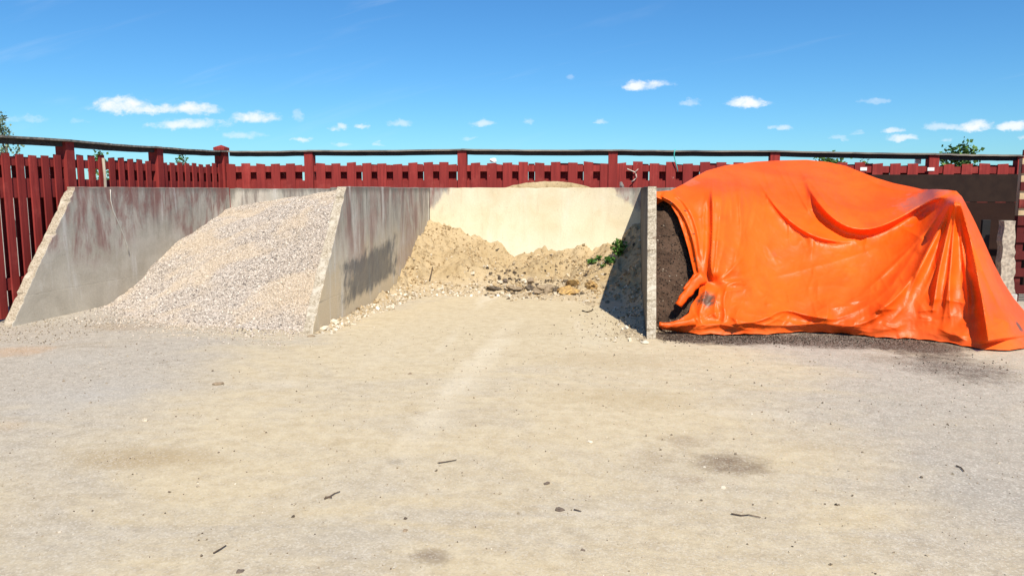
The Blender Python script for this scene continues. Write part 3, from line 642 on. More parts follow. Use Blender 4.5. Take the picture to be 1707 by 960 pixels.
crease([(1267,468),(1330,452),(1400,434),(1470,410)], .016, 6, 5, .2, .2)
crease([(1330,480),(1400,474),(1440,488)], .018, 14, 9, .3, .3)
crease([(1220,410),(1232,440),(1236,470)], .03, 10, 14, .3, .3)
crease([(1560,545),(1590,560),(1620,560)], .04, 10, 8, .3, .3); crease([(1655,535),(1668,530),(1690,545)], .04, 9, 7, .3, .3)
crease([(1496,566),(1510,560),(1520,569)], .05, 5, 5, .2, .2)
crease([(1200,292),(1203,330),(1199,370),(1196,420)], .05, 9, 6, .3, .3)
crease([(1238,290),(1232,340),(1238,385),(1226,430),(1216,462)], .055, 12, 8, .25, .25)
crease([(1262,300),(1262,340),(1250,392)], .035, 9, 6, .3, .3)
crease([(1215,470),(1205,500),(1210,530),(1200,545)], .07, 9, 6, .25, .2)
crease([(1190,474),(1215,468),(1248,476)], .05, 6, 9, .3, .4)
crease([(1240,505),(1225,525),(1232,548)], .05, 8, 6, .3, .2)
crease([(1148,548),(1185,538),(1230,546),(1262,552)], .05, 5, 8, .2, .2)
crease([(1300,545),(1360,538),(1420,548),(1460,556)], .045, 6, 8, .2, .2)
crease([(1505,470),(1480,505),(1450,528)], .06, 6, 10, .3, .3)
crease([(1592,325),(1562,385),(1540,430),(1512,490)], .08, 12, 4, .1, .3)
crease([(1610,360),(1650,450),(1668,520)], .05, 8, 12, .2, .2)
for k_, (ex, ey, am) in enumerate([(1420,505,.05),(1470,440,.045),(1505,520,.05),(1532,500,.06),(1568,560,.05),(1588,560,.06),(1612,560,.05),(1664,566,.06),(1690,556,.05),(1712,548,.04)]):
    bx = 10*math.sin(k_*2.3)
    crease([(1594,322), (1594+(ex-1594)*.35+bx*.5, 322+(ey-322)*.42), (1594+(ex-1594)*.7+bx, 322+(ey-322)*.75), (ex, ey)], am, 5+k_%3*2, 3+k_%2*3, .1, .35)
for k_, (ax, ay, bx_, by_, am) in enumerate([(1215,284,1222,380,.03),(1228,282,1236,400,.025),(1270,276,1290,330,.03),(1290,272,1330,340,.03),(1305,272,1360,372,.035),(1196,380,1188,470,.04),(1210,400,1194,474,.03),(1244,420,1192,476,.035),(1285,455,1196,480,.03),(1260,480,1200,486,.03)]):
    crease([(ax, ay), ((ax+bx_)/2+4*math.sin(k_*3), (ay+by_)/2), (bx_, by_)], am, 6, 3, .3, .3)
rr = random.Random(11)
for i in range(80):                                   # small random rumples, denser low down and at the left
    cx_ = rr.uniform(1180,1680); cy_ = rr.choice([rr.uniform(500,562), rr.uniform(300,560)]); an = rr.uniform(-.9,.9) + (1.2 if cy_ < 480 else 0); L_ = rr.uniform(10,38)
    crease([(cx_-L_*math.cos(an), cy_-L_*math.sin(an)), (cx_, cy_+rr.uniform(-4,4)), (cx_+L_*math.cos(an), cy_+L_*math.sin(an))], rr.uniform(.008,.028), rr.uniform(3,11), rr.uniform(4,10), .35, .35)
rid = lambda sc_, sd, kx=1, ky=1: (1-np.minimum(1, 5*np.abs(fbm(X_*kx, Y_*ky, sc_, 3, sd))))**2
msk = sstep(fbm(X_, Y_, .012, 2, 90), -.05, .25)
disp += .028*fbm(X_, Y_, .018, 3, 40) + .008*fbm(X_, Y_*.7, .06, 3, 44) + (.011*rid(.022, 60, 1.3, .7)*msk + .006*rid(.05, 65, 1, .8)*(1-msk*.5))*(1-.65*sstep(X_, 1380, 1480))
edge = np.minimum(1, (1-v[...,0])*14)                 # the hem stays on the ground
WY = WY - disp*(.25+.75*edge)
P3 = np.zeros((NU, NV, 3))
fwv = np.array(FW*math.cos(PITCH))+np.array([0,0,-math.sin(PITCH)]); upv = np.array(FW*math.sin(PITCH))+np.array([0,0,math.cos(PITCH)])
D_ = fwv + np.array(RT)*((X_-853.5)/F)[...,None] - upv*((Y_-480)/F)[...,None]
P3 = np.array([0,0,EYE]) + D_*(WY/D_[...,1])[...,None]
P3[...,2] = np.maximum(P3[...,2], .010 + .012*np.abs(np.sin(np.linspace(0, 60, NU)))[:,None])
# carry the sheet over the crest and down the far side: over the heap (top edge) and the outer flank (right edge)
def skirt(edgep, offs):
    rows = []
    for dx, dy, dz in offs:
        q = edgep.copy(); q[:,0] += dx; q[:,1] += dy; q[:,2] = np.maximum(q[:,2]+dz, .012); q[:,2] += .02*np.sin(q[:,0]*7); rows.append(q)
    return rows
ucol = np.linspace(0, 1, NU)
topoff = [(0,.08,.0),(0,.22,-.02),(0,.5,-.08),(0,.9,-.18),(0,1.3,-.32)]
rows_top = []
for dx, dy, dz in topoff:
    q = P3[:,0].copy(); room = np.clip((YB-.1-q[:,1])/1.35, 0, 1); taper = np.clip(ucol*6, .15, 1)
    q[:,1] += dy*room*taper; q[:,2] += dz*room; rows_top.append(q)
G_ = np.concatenate([np.stack(rows_top[::-1], 1), P3], 1)      # NU x (NV+5)
last = G_[-1]; cols = []
tv = np.clip((np.arange(G_.shape[1])-5)/(NV-1), 0, 1)
for k in range(1, 9):
    s_ = k/8; q = last.copy(); q[:,0] += .10*s_ + .45*s_*tv*0; q[:,1] += .12*k*(.5+tv)*.9
    q[:,2] = np.maximum(last[:,2]*(1 - s_**1.5) - .02*k, .012); q[:,0] += .35*s_*(1-tv)*(last[:,2]/1.6) ; cols.append(q)
G_ = np.concatenate([G_, np.stack(cols, 0)], 0)
nu, nv = G_.shape[:2]; idx = np.arange(nu*nv).reshape(nu, nv)
q = np.stack([idx[:-1,:-1], idx[:-1,1:], idx[1:,1:], idx[1:,:-1]], -1).reshape(-1, 4)
tarp = fast_mesh('tarpaulin', G_.reshape(-1, 3), q, M_TARP, smooth=True)
tag(tarp, 'creased glossy orange tarpaulin draped over the soil heap in the right bay', 'tarpaulin')
so = tarp.modifiers.new('thick', 'SOLIDIFY'); so.thickness = .005; so.offset = 0
def flap(pts, Y0, Y1, wid, name='torn_flap'):
    P_ = resample(pts, 16); vs = []; fs = []
    for i, (px, py) in enumerate(P_):
        t_ = i/15; tx, ty = (P_[min(i+1,15)]-P_[max(i-1,0)]); L = math.hypot(tx, ty); nx_, ny_ = -ty/L, tx/L
        ww = wid*(1-.35*t_)*(1+.10*math.sin(i*1.7))
        for j in range(6):
            s_ = j/5*2-1; yy = Y0+(Y1-Y0)*t_ - .025*(1-s_*s_) + .006*math.sin(i*1.3+j*2)
            vs.append(ony(px+nx_*s_*ww, py+ny_*s_*ww, yy))
    for i in range(15):
        for j in range(5): fs.append((i*6+j, i*6+j+1, i*6+j+7, i*6+j+6))
    o = mesh_obj(name, vs, fs, M_TARP, tarp, smooth=True); s = o.modifiers.new('thick', 'SOLIDIFY'); s.thickness = .006
    return o
flap([(1174,462),(1160,470),(1150,484),(1138,498),(1131,509)], 9.1, 8.97, 10)
flap([(1168,462),(1160,458),(1150,470),(1140,482)], 9.16, 9.02, 4)
flap([(1160,536),(1135,540),(1112,543),(1099,541)], 8.75, 8.72, 7)

# eyelets along the left hem, and a seam welt
M_BRASS = m_plain('dull_metal', (.10, .09, .08), .5)
for px, py in [(1120,338),(1142,352),(1156,391),(1160,432)]:
    d_ = ray(px, py); k_ = int(np.argmin((X_-px)**2 + (Y_-py)**2)); c_ = P3.reshape(-1,3)[k_]; bmv = []; bmf = []
    for i in range(12):
        an = i/12*2*math.pi
        for j in range(4):
            a2 = j/4*2*math.pi; rr_ = .012+.004*math.cos(a2); bmv.append((c_[0]+rr_*math.cos(an), c_[1]-.006+.003*math.sin(a2), c_[2]+rr_*math.sin(an)))
    for i in range(12):
        for j in range(4): bmf.append((i*4+j, i*4+(j+1)%4, ((i+1)%12)*4+(j+1)%4, ((i+1)%12)*4+j))
    mesh_obj('eyelet', bmv, bmf, M_BRASS, tarp, smooth=True)

# ------------------------------------------------------------------ fences
CORNER = ony(376, 400, 13.78); CORNER.z = 0
def post(parent, x, y, z1, wd=.165, cap=False, rz=0):
    o = box('post', -wd/2, wd/2, -wd/2, wd/2, 0, z1, M_RED, parent, .006); o.location = (x, y, 0); o.rotation_euler.z = rz
    if cap:
        c = wd/2+.012
        v = [(-c,-c,0),(c,-c,0),(c,c,0),(-c,c,0),(-c,-c,.05),(c,-c,.05),(c,c,.05),(-c,c,.05),(0,0,.10)]
        f = [(3,2,1,0),(0,1,5,4),(1,2,6,5),(2,3,7,6),(3,0,4,7),(4,5,8),(5,6,8),(6,7,8),(7,4,8)]
        k = mesh_obj('post_cap', v, f, M_RED, o); k.location = (0, 0, z1+.001)
    return o
def beam_between(name, p, q, w0, w1, z0, z1, m, parent, sag=0, seed=0):
    """board along p->q; w0..w1 across (negative = towards the yard); z0..z1 = heights above p.z / q.z"""
    p, q = Vector(p), Vector(q); d = (q-p); L = d.length; t = Vector((d.x, d.y, 0)).normalized(); n_ = Vector((-t.y, t.x, 0)); N = 12; vs = []; fs = []; r_ = random.Random(seed)
    for i in range(N+1):
        k = i/N; c = p.lerp(q, k); dz = -sag*4*k*(1-k) + r_.gauss(0, .002)
        for a_, b_ in ((w0,z0),(w1,z0),(w1,z1),(w0,z1)): e = c + n_*a_; vs.append((e.x, e.y, e.z+b_+dz))
    for i in range(N):
        for k in range(4): fs.append((i*4+k, i*4+(k+1)%4, i*4+4+(k+1)%4, i*4+4+k))
    fs += [(3,2,1,0), (N*4, N*4+1, N*4+2, N*4+3)]
    o = mesh_obj(name, vs, fs, m, parent); bv = o.modifiers.new('bevel', 'BEVEL'); bv.width = .003; bv.limit_method = 'ANGLE'; bv.angle_limit = R(50); return o
def picket_mesh(wd, th, z0, z1, seed):
    r_ = random.Random(seed); tl = r_.gauss(0, .006); tr = r_.gauss(0, .006); ln = r_.gauss(0, .004)
    v = [(-wd/2,-th,z0),(wd/2,-th,z0),(wd/2,0,z0),(-wd/2,0,z0),(-wd/2+ln,-th,z1+tl),(wd/2+ln,-th,z1+tr),(wd/2+ln,0,z1+tr),(-wd/2+ln,0,z1+tl)]
    return v, [(3,2,1,0),(4,5,6,7),(0,1,5,4),(1,2,6,5),(2,3,7,6),(3,0,4,7)]
def picket(parent, x, y, rz, wd, th, z0, z1, m, seed, name='picket'):
    v, f = picket_mesh(wd, th, z0, z1, seed); o = mesh_obj(name, v, f, m, parent); o.location = (x, y, 0); o.rotation_euler.z = rz
    bv = o.modifiers.new('bevel', 'BEVEL'); bv.width = .003; return o
# back fence: posts and their rail heights read along one straight line
ENDB = Vector((7.3, 14.35, 0)); db = (ENDB-CORNER).normalized(); nb = Vector((-db.y, db.x, 0)); angb = math.atan2(db.y, db.x)
def on_line(px, py, p0, dr, n_):                     # where the sight line crosses the fence's vertical plane
    d = ray(px, py); o_ = Vector((0, 0, EYE)); t = (p0-o_).dot(n_)/d.dot(n_); return o_ + d*t
bf = empty('picket_fence', (0, 0, 0)); tag(bf, 'dark red picket fence behind the back wall, facing the camera', 'fence')
bposts = [(376,252),(516,251),(771,249),(1022,250),(1291,251.5),(1555,256),(1702,258.5)]
bp = [on_line(px, py, CORNER, db, nb) for px, py in bposts]
for i, q in enumerate(bp[1:]): post(bf, q.x, q.y, q.z-.03, rz=angb)
SD = 0.09
for i in range(len(bp)-1):
    p, q = bp[i].copy(), bp[i+1].copy()
    if i == 0: p = p + db*.09
    beam_between('cap_rail', p, q, -.125, .11, -.030, 0, M_CAP, bf, .008, i)
    beam_between('top_rail', p - Vector((0,0,0)), q, -.035, .03, -.098, -.031, M_BEAM, bf, .008, i)
tops = lambda s: np.interp(s, [0, 4, 9, 12, 15], [2.115, 2.13, 2.115, 2.09, 2.05])
Lb = (bp[-1]-bp[0]).to_2d().length
pitch = .292; s = .2; i = 0
pd = [(q-CORNER).to_2d().length for q in bp]
cross = [(1.955, 2.07), (1.55, 1.80), (.4, .55)]
back_boards_v, back_boards_f = [], []
while s < Lb + .3:
    near_post = min(abs(s-x) for x in pd[1:]) < .10
    c = CORNER + db*s; zt = float(tops(s)) + random.gauss(0, .011)
    if not near_post: picket(bf, *(c - nb*.035).to_2d(), angb, .172, .022, .05, zt, M_RED, i)
    s2_ = s + pitch/2 + random.gauss(0, .005) + .12*c.x/c.y; c2 = CORNER + db*s2_ + nb*.095
    picket(bf, *c2.to_2d(), angb, [.17,.115,.16,.15,.165,.11,.16][i % 7], .022, .05, zt-.03+random.gauss(0, .008), M_REDB, i+500, 'rear_board')
    s += pitch; i += 1
for (z0, z1) in cross:
    for j in range(len(bp)-1):
        p, q = bp[j].copy(), bp[j+1].copy(); dz = float(tops((p-CORNER).length))-2.115; p.z = dz; dz = float(tops((q-CORNER).length))-2.115; q.z = dz
        beam_between('cross_rail', p, q, -.034, .072, z0, z1, M_RED, bf, 0, j)
# left fence
lf = empty('picket_fence', (0, 0, 0)); tag(lf, 'dark red picket fence receding along the left edge of the photo', 'fence')
NEARL = Vector((XL-.45, 4.5, 0)); dl = (CORNER-NEARL).normalized(); nl_ = Vector((-dl.y, dl.x, 0)); angl = math.atan2(dl.y, dl.x)
lposts = [(-330,200),(107,233),(259,245),(376,252)]
lp = [on_line(px, py, CORNER, dl, nl_) for px, py in lposts]
post(lf, CORNER.x, CORNER.y, 2.375, .19, True, angb)
for q in lp[:-1]: post(lf, q.x, q.y, q.z-.03, rz=angl)
for i in range(len(lp)-1):
    p, q = lp[i].copy(), lp[i+1].copy()
    if i == 2: q = q - dl*.09
    beam_between('cap_rail', p, q, -.125, .11, -.030, 0, M_CAP, lf, .01, i+9)
    beam_between('top_rail', p, q, -.035, .03, -.098, -.031, M_BEAM, lf, .01, i+9)
Ll = (CORNER-lp[0]).to_2d().length; s = .12; i = 0
pl_ = [(q-lp[0]).to_2d().length for q in lp]; base0 = Vector((lp[0].x, lp[0].y, 0))
while s < Ll - .12:
    c = base0 + dl*s; near_post = min(abs(s-x) for x in pl_) < .08; zt = 2.10 + .02*math.sin(s*2) + random.gauss(0, .012)
    pxs = c.to_3d(); cc = Vector(c) - Vector((0,0,EYE)); pxl = 853.5 + F*cc.dot(RT)/(cc.dot(FW)*math.cos(PITCH))
    rz = angl + random.gauss(0, .02)
    if not near_post: picket(lf, *(c - nl_*.035).to_2d(), rz, .125, .022, .04, zt, M_RED, i+40)
    if not (118 < pxl < 200):
        c2 = c + dl*.105 + nl_*.09; picket(lf, *c2.to_2d(), angl, .19, .022, .04, zt-.035, M_REDB, i+700, 'rear_board')
    s += .218; i += 1
for (z0, z1) in cross:
    beam_between('cross_rail', (lp[0].x, lp[0].y, 0), (CORNER.x, CORNER.y, 0), -.034, .068, z0-.02, z1-.02, M_RED, lf)
# grey weathered stake
q = on_line(165, 300, CORNER, dl, nl_) - nl_*.09
sv = []; sf = []; r_ = random.Random(5)
for k in range(8):
    z = k/7*2.09; 
    for a_ in range(5): an = a_/5*2*math.pi; sv.append((q.x + .022*math.cos(an) + .012*math.sin(k*1.3), q.y + .022*math.sin(an), z))
for k in range(7):
    for a_ in range(5): sf.append((k*5+a_, k*5+(a_+1)%5, k*5+5+(a_+1)%5, k*5+5+a_))
sf.append(tuple(range(35, 40)))
tag(mesh_obj('stake', sv, sf, M_GREYWOOD, smooth=True, loc=(q.x, q.y, 0)), 'thin pale grey wooden stake standing against the left fence', 'stake')

# ------------------------------------------------------------------ brown boards, slab, kerb block, slatted screen at the right
def m_brown():
    m, t = mat('brown_board'); P = t.pos(); z = t.sep(P)[2]; n = t.noise(t.scale(P, (2, 2, 6)), 1, 5, .6); g_ = t.noise(P, 30, 4, .6)
    col = t.mix(t.sm(n, .3, .7), (.022, .010, .008), (.030, .014, .010)); col = t.mix(t.m('MULTIPLY', g_, .3), col, (.035, .022, .02))
    t.out(col, .85, t.bump(g_, .3, .005), .12); return m
M_BROWN = m_brown()
M_BROWN2 = m_plain('dark_brown_board', (.024, .015, .013), .9, (.032, .02, .016), 6, .12)
bd = empty('board_wall', (5.2, YB+.02, 0)); tag(bd, 'dark brown boarded wall standing right of the orange tarpaulin', 'wall')
zb = ony(1500, 337, YB).z; zt = ony(1560, 291, YB).z
box('lower_board', X4-5.2+.08, 2.9, 0, .03, 0, zb-.004, M_BROWN, bd); box('upper_board', X4-5.2+.08, 2.9, .012, .042, zb+.002, zt, M_BROWN2, bd)
q = onz(1680, 492); q.y = 11.7
q0 = ony(1665, 368, 11.9); q1 = ony(1691, 490, 11.9)
M_SLAB = m_plain('old_concrete', (.50, .44, .35), .9, (.27, .23, .19), 22, bs=.9)
# weathered slab on edge
sx0, sx1 = ony(1666, 430, 11.9).x, ony(1689.5, 430, 11.9).x; zs = q0.z
vs = []; fs = []; n_ = 14; r_ = random.Random(8)
for k in range(n_+1):
    z = .16 + (zs-.16)*k/n_; w_ = r_.gauss(0, .006)
    for (x, y) in ((sx0+w_, 11.85),(sx1+r_.gauss(0,.01)-.03*(k/n_), 11.85+r_.gauss(0,.006)),(sx1-.02, 12.02),(sx0+w_, 12.02)): vs.append((x + .02*(1-k/n_), y, z))
for k in range(n_):
    for a_ in range(4): fs.append((k*4+a_, k*4+(a_+1)%4, k*4+4+(a_+1)%4, k*4+4+a_))
fs += [(3,2,1,0), tuple(range(n_*4, n_*4+4))]
tag(mesh_obj('concrete_slab', vs, fs, M_SLAB, loc=(sx0, 11.93, .16)), 'upright weathered concrete slab by the right edge, before the brown boards', 'slab')
tag(box('concrete_block', sx0-.25, sx1+.05, 11.8, 12.15, 0, .155, m_plain('pale_block', (.52,.5,.46), .9), bev=.012), 'low pale concrete block under the upright slab', 'block')
M_BLACK = m_plain('recess_black', (.012, .012, .013), .6)
tag(box('recess_panel', sx0-.13, sx0-.02, 12.2, 12.26, 0, zs+.0, M_BLACK), 'narrow black panel standing in for the shaded recess behind the upright slab', 'panel')  # black sheet stands in for the shade inside the recess
# slatted screen
YS = 12.15
sxa = ony(1694, 400, YS).x
scn = empty('slatted_screen', (sxa, YS, 0)); tag(scn, 'dark red slatted timber screen cut by the right edge of the photo', 'screen')
zt_ = ony(1696, 250, YS).z
M_DKRED = m_red('dark_red', (.13, .022, .02), (.075, .014, .014)); M_PALEWOOD = m_plain('pale_post', (.52, .40, .24), .85, (.42, .31, .18), 10)
box('post', .012, .11, .03, .13, 0, zt_-.95, M_DKRED, scn)
box('pale_upright', .012, .11, .03, .13, zt_-.94, zt_-.12, M_PALEWOOD, scn)
k = 0; z = .12
while z < zt_:
    box('slat', 0, 1.3, 0, .028, z, min(z+.125, zt_), M_DKRED, scn); z += .25; k += 1
box('post', 1.15, 1.25, .03, .13, 0, zt_, M_DKRED, scn)

# ------------------------------------------------------------------ small things on the fences and walls
def tube(name, pts, rad, m, parent=None, taper=.6, seg=6):
    pts = [Vector(p) for p in pts]; vs = []; fs = []; n_ = len(pts)
    for i, p in enumerate(pts):
        t_ = (pts[min(i+1, n_-1)]-pts[max(i-1, 0)]).normalized(); a_ = t_.orthogonal().normalized(); b_ = t_.cross(a_); r_ = rad*(1-(1-taper)*i/max(1, n_-1))
        for k in range(seg): an = 2*math.pi*k/seg; vs.append(p + a_*math.cos(an)*r_ + b_*math.sin(an)*r_)
    for i in range(n_-1):
        for k in range(seg): fs.append((i*seg+k, i*seg+(k+1)%seg, i*seg+seg+(k+1)%seg, i*seg+seg+k))
    fs += [tuple(range(seg))[::-1], tuple(range((n_-1)*seg, n_*seg))]
    return mesh_obj(name, vs, fs, m, parent, smooth=True, loc=None if parent else tuple(pts[0]))
def fp(px, py, off=-.08): return on_line(px, py, CORNER, db, nb) + nb*off
M_TWINE = m_plain('turquoise_twine', (.05, .42, .40), .7, (.08, .5, .47)); M_TWIG = m_plain('pale_twig', (.62, .54, .46), .85, (.45, .38, .32))
tag(tube('twine', [fp(1124.5,250,-.13), fp(1123,254,-.14), fp(1122.5,260,-.12), fp(1124,267,-.12), fp(1127,277,-.1), fp(1129,287,-.1)], .010, M_TWINE, taper=.8), 'turquoise twine tied to the fence rail above the tarpaulin', 'twine')
tw = empty('twig', fp(1059, 288, -.1)); tw_l = tw.location.copy(); tag(tw, 'pale forked twig caught on the back fence left of the twine', 'twig')
def rel(px, py): return fp(px, py, -.1) - tw_l
tube('stem', [rel(1045,282), rel(1052,285), rel(1058,287.5), rel(1060,291), rel(1061,296), rel(1058,299), rel(1052,304)], .012, M_TWIG, tw, .8)
tube('branch', [rel(1058,287.5), rel(1061,284.5), rel(1063.5,282)], .010, M_TWIG, tw, .6)
M_WHITE = m_plain('white_plastic', (.85, .85, .83), .5, (.78, .78, .76))
M_STONE = m_plain('grey_stone', (.27, .23, .21), .9, (.19, .17, .16), 20)
def rock(name, loc, sx, sy, sz, m, seed=0, rz=0, sub=3, rough=.22):
    bm = bmesh.new(); bmesh.ops.create_icosphere(bm, subdivisions=sub, radius=1)
    for vt in bm.verts:
        c = vt.co.normalized(); k = 1 + rough*2*mnoise.noise(c*1.3 + Vector((seed*7.1, 3, 1))) + rough*.7*mnoise.noise(c*3.2+Vector((seed, 9, 2)))
        # a few chopped planes for a broken-stone look
        vt.co = c*k
    rr_ = random.Random(seed)
    for _ in range(5):
        n_ = Vector((rr_.gauss(0,1), rr_.gauss(0,1), rr_.gauss(0,1))).normalized(); dlim = rr_.uniform(.62, .85)
        for vt in bm.verts:
            e = vt.co.dot(n_) - dlim
            if e > 0: vt.co -= n_*e
    for vt in bm.verts: vt.co = Vector((vt.co.x*sx, vt.co.y*sy, vt.co.z*sz + sz*.55))
    me = bpy.data.meshes.new(name); bm.to_mesh(me); bm.free(); me.materials.append(m)
    o = bpy.data.objects.new(name, me); COL.objects.link(o); o.location = loc; o.rotation_euler.z = rz
    return o
def label(px, py, yo, lab):
    c = fp(px, py, yo); o = box('paper_label', -.055, .055, -.004, 0, -.028, .028, M_WHITE, bev=0); o.location = c; o.rotation_euler.z = angb
    return tag(o, lab, 'label', 'white labels on the back fence')
label(1437.5, 282, -.062, 'small white label on a red picket just right of the tarpaulin crest')
label(1548, 282.5, -.09, 'small white label on a red picket below the second post from the right')
q = fp(823, 268, -.03); q.z -= .02
tag(rock('plastic_bag', q, .06, .035, .045, M_WHITE, 3), 'crumpled white plastic bag snagged on top of the back fence above the sand', 'bag')
q = fp(1560.5-22, 270, .22); 
q = fp(1538, 270, .2); q.z -= .03
o = box('white_box', -.045, .045, -.03, .03, 0, .1, M_WHITE, bev=.006); o.location = q; tag(o, 'small white box top showing behind the fence beside a post at right', 'box')
q = ony(1036, 311, YB+.07); q.z = HW
tag(rock('stone', q, .045, .04, .065, M_STONE, 12), 'pointed grey stone standing on top of the back wall', 'stone')
M_STRING = m_plain('pale_string', (.62, .60, .55), .8, (.5, .48, .43))
tag(tube('string', [onx(a_, b_, XL+.012) for a_, b_ in [(184,316),(185,335),(189,352),(196,368),(203,384),(209,400),(213,412),(215,424)]], .006, M_STRING, taper=.9), 'thin pale string hanging down the leftmost concrete wall', 'string')
# crust of sand lying on the back wall
vs = []; n_ = 60
x0, x1 = ony(842, 310, YB+.05).x, ony(985, 310, YB+.05).x
X = np.linspace(x0, x1, n_); Yc = np.linspace(YB+.004, YB+.136, 7)
XX, YY = np.meshgrid(X, Yc, indexing='ij'); k = ((XX-x0)/(x1-x0)); hh = .115*np.sin(np.pi*k)**.7*(1-((YY-YB-.07)/.08)**2*.7) + .012*fbm(XX, YY, 14, 3, 9); hh = np.maximum(hh, .0); hh[:,0] = 0; hh[:,-1] = 0
ii = np.arange(n_*7).reshape(n_, 7); qf = np.stack([ii[:-1,:-1], ii[1:,:-1], ii[1:,1:], ii[:-1,1:]], -1).reshape(-1, 4)
tag(fast_mesh('sand_ridge', np.stack([XX, YY, HW-.004+hh], -1).reshape(-1,3), qf, M_SAND, smooth=True), 'low ridge of sand lying along the top of the cream back wall', 'sand ridge')

# ------------------------------------------------------------------ rocks, clods, twigs
M_PALE = m_plain('pale_stone', (.68, .60, .47), .9, (.50, .42, .31), 14); M_DARKST = m_plain('dark_stone', (.17, .13, .10), .9, (.10, .075, .06), 14)
M_BRST = m_plain('brown_stone', (.33, .25, .17), .9, (.23, .17, .11), 14)
def at(px, py):
    return onh(px, py, lambda x, y: max(0, sh(x, y)) if XM < x < XR and y > 8.2 else 0)
rocks = [
 (557,538,.055,.05,.035,M_PALE,'round pale stone, second nearest at the foot of the middle wall'),
 (541,549,.075,.05,.035,M_PALE,'flat pale broken stone at the foot of the middle wall end'),
 (588,541,.05,.035,.02,M_PALE,'small pale flake lying in front of the rubble along the middle wall'),
 (518,561,.05,.035,.018,M_BRST,'flat tan flake lying right below the foot of the middle wall'),
 (731,484,.075,.05,.03,M_PALE,'long pale stone at the left foot of the sand heap'),
 (787,457,.04,.035,.028,M_PALE,'pale stone lodged on the sand slope left of centre'),
 (834,471,.11,.07,.035,M_PALE,'flat cream stone behind the dark clods at the foot of the sand'),
 (873,471,.055,.05,.05,M_PALE,'upright cream stone among the dark clods'),
 (886,471,.08,.06,.05,M_BRST,'brown stone right beside the upright cream stone'),
 (842,470,.06,.04,.04,M_DARKST,'dark clod above the flat cream stone'),
 (979,503,.038,.035,.032,M_PALE,'round pale stone alone on the concrete before the clods'),
 (997,466,.04,.03,.02,M_PALE,'pale flake on the sand right of the ochre clod'),
 (1012,505,.035,.03,.03,M_BRST,'brown stone at the edge of the wall shadow'),
 (878,497,.03,.025,.02,M_DARKST,'small dark stone in front of the dark clods'),
 (1075,572,.05,.04,.025,M_PALE,'pale chipped piece at the left foot of the right wall'),
 (363,641,.055,.035,.018,M_BRST,'flat brown stone on the asphalt before the gravel heap'),
 (242,701,.028,.022,.016,M_PALE,'small pale stone on the asphalt at left'),
 (932,850,.026,.02,.015,M_DARKST,'small dark stone near the bottom centre of the yard'),
 (911,806,.022,.018,.012,M_DARKST,'small dark chip in the middle of the yard, above the dark stone'),
 (984,737,.022,.018,.012,M_PALE,'small pale stone in the middle of the yard'),
 (400,953,.018,.015,.012,M_DARKST,'small dark stone at the bottom edge of the photo'),
 (1206,813,.022,.016,.01,M_PALE,'small pale stone below the brown stain'),
 (684,623,.02,.02,.01,M_BRST,'small brown stone before the sand bay'),
 (675,885,.018,.012,.01,M_BRST,'small brown chip above the bottom centre stain'),
 (972,917,.014,.012,.01,M_DARKST,'tiny dark stone at the bottom right of centre'),
]
for i, (px, py, a_, b_, c_, m_, lab) in enumerate(rocks):
    q = at(px, py); q.z -= .006; tag(rock('stone', q, a_, b_, c_, m_, i+20, rz=i*1.3), lab, 'stone', 'loose stones on the ground')
M_OCHRE = m_plain('ochre_clod', (.52, .34, .13), .95, (.30, .19, .09), 18, bs=1); M_CLOD = m_plain('dark_clod', (.16, .125, .09), .95, (.085, .065, .05), 22, bs=1); M_CLOD2 = m_plain('tan_clod', (.36, .28, .19), .95, (.24, .18, .12), 22, bs=1)
clods = [(822,483,.10,.07,.04,M_CLOD,'dark crumbly clod, leftmost at the foot of the sand'),
 (862,484,.13,.09,.045,M_CLOD2,'broad flat tan clod beside the leftmost dark clod'),
 (884,483,.11,.07,.04,M_CLOD,'dark clod in front of the brown stone'),
 (908,489,.13,.09,.07,M_CLOD2,'rounded tan clod left of the ochre slab'),
 (942,490,.17,.09,.06,M_OCHRE,'tilted ochre slab of dried turf, largest of the clods'),
 (957,476,.12,.08,.06,M_OCHRE,'ochre clod piled behind the ochre slab'),
 (985,478,.10,.07,.055,M_OCHRE,'rusty ochre clod at the right end of the row'),
 (925,487,.07,.06,.04,M_CLOD,'small dark clod wedged against the ochre slab')]
for i, (px, py, a_, b_, c_, m_, lab) in enumerate(clods):
    q = at(px, py); q.z -= .01; tag(rock('clod', q, a_, b_, c_*1.25, m_, i+70, rz=random.uniform(-.5,.5), rough=.5, sub=4), lab, 'clod', 'dried clods at the foot of the sand')
M_STICK = m_plain('dark_stick', (.13, .09, .065), .9, (.07, .05, .035), 20)
def stick(pix, rad, lab, zoff=.008):
    pts = []
    for px, py in pix: q = at(px, py); q.z += zoff; pts.append(q)
    tag(tube('twig', pts, rad, M_STICK), lab, 'twig', 'dark twigs lying on the ground')
stick([(971,519),(979,521),(986,519),(988,516)], .012, 'short dark stick near the right wall shadow')
stick([(541,833),(550,829),(558,824),(567,821)], .004, 'thin dark twig left of the bottom centre of the yard')
stick([(542,831),(548,830),(553,831)], .006, 'short dark bark bit touching below the thin twig')
stick([(1219,858),(1235,861),(1248,860),(1268,864)], .004, 'long thin wavy twig at the lower right of the yard')
stick([(731,773),(745,771),(761,768)], .004, 'thin straight twig in the middle of the yard')
stick([(356,924),(366,918),(377,911)], .004, 'thin slanting twig at the bottom left')
stick([(1594,778),(1602,781),(1607,787)], .005, 'short dark curl of bark at the right of the yard')
stick([(957,851),(969,854)], .004, 'very short twig beside the small dark stone')
stick([(716,470),(719,458),(721,447)], .013, 'dark stick standing upright in the sand slope', .02)

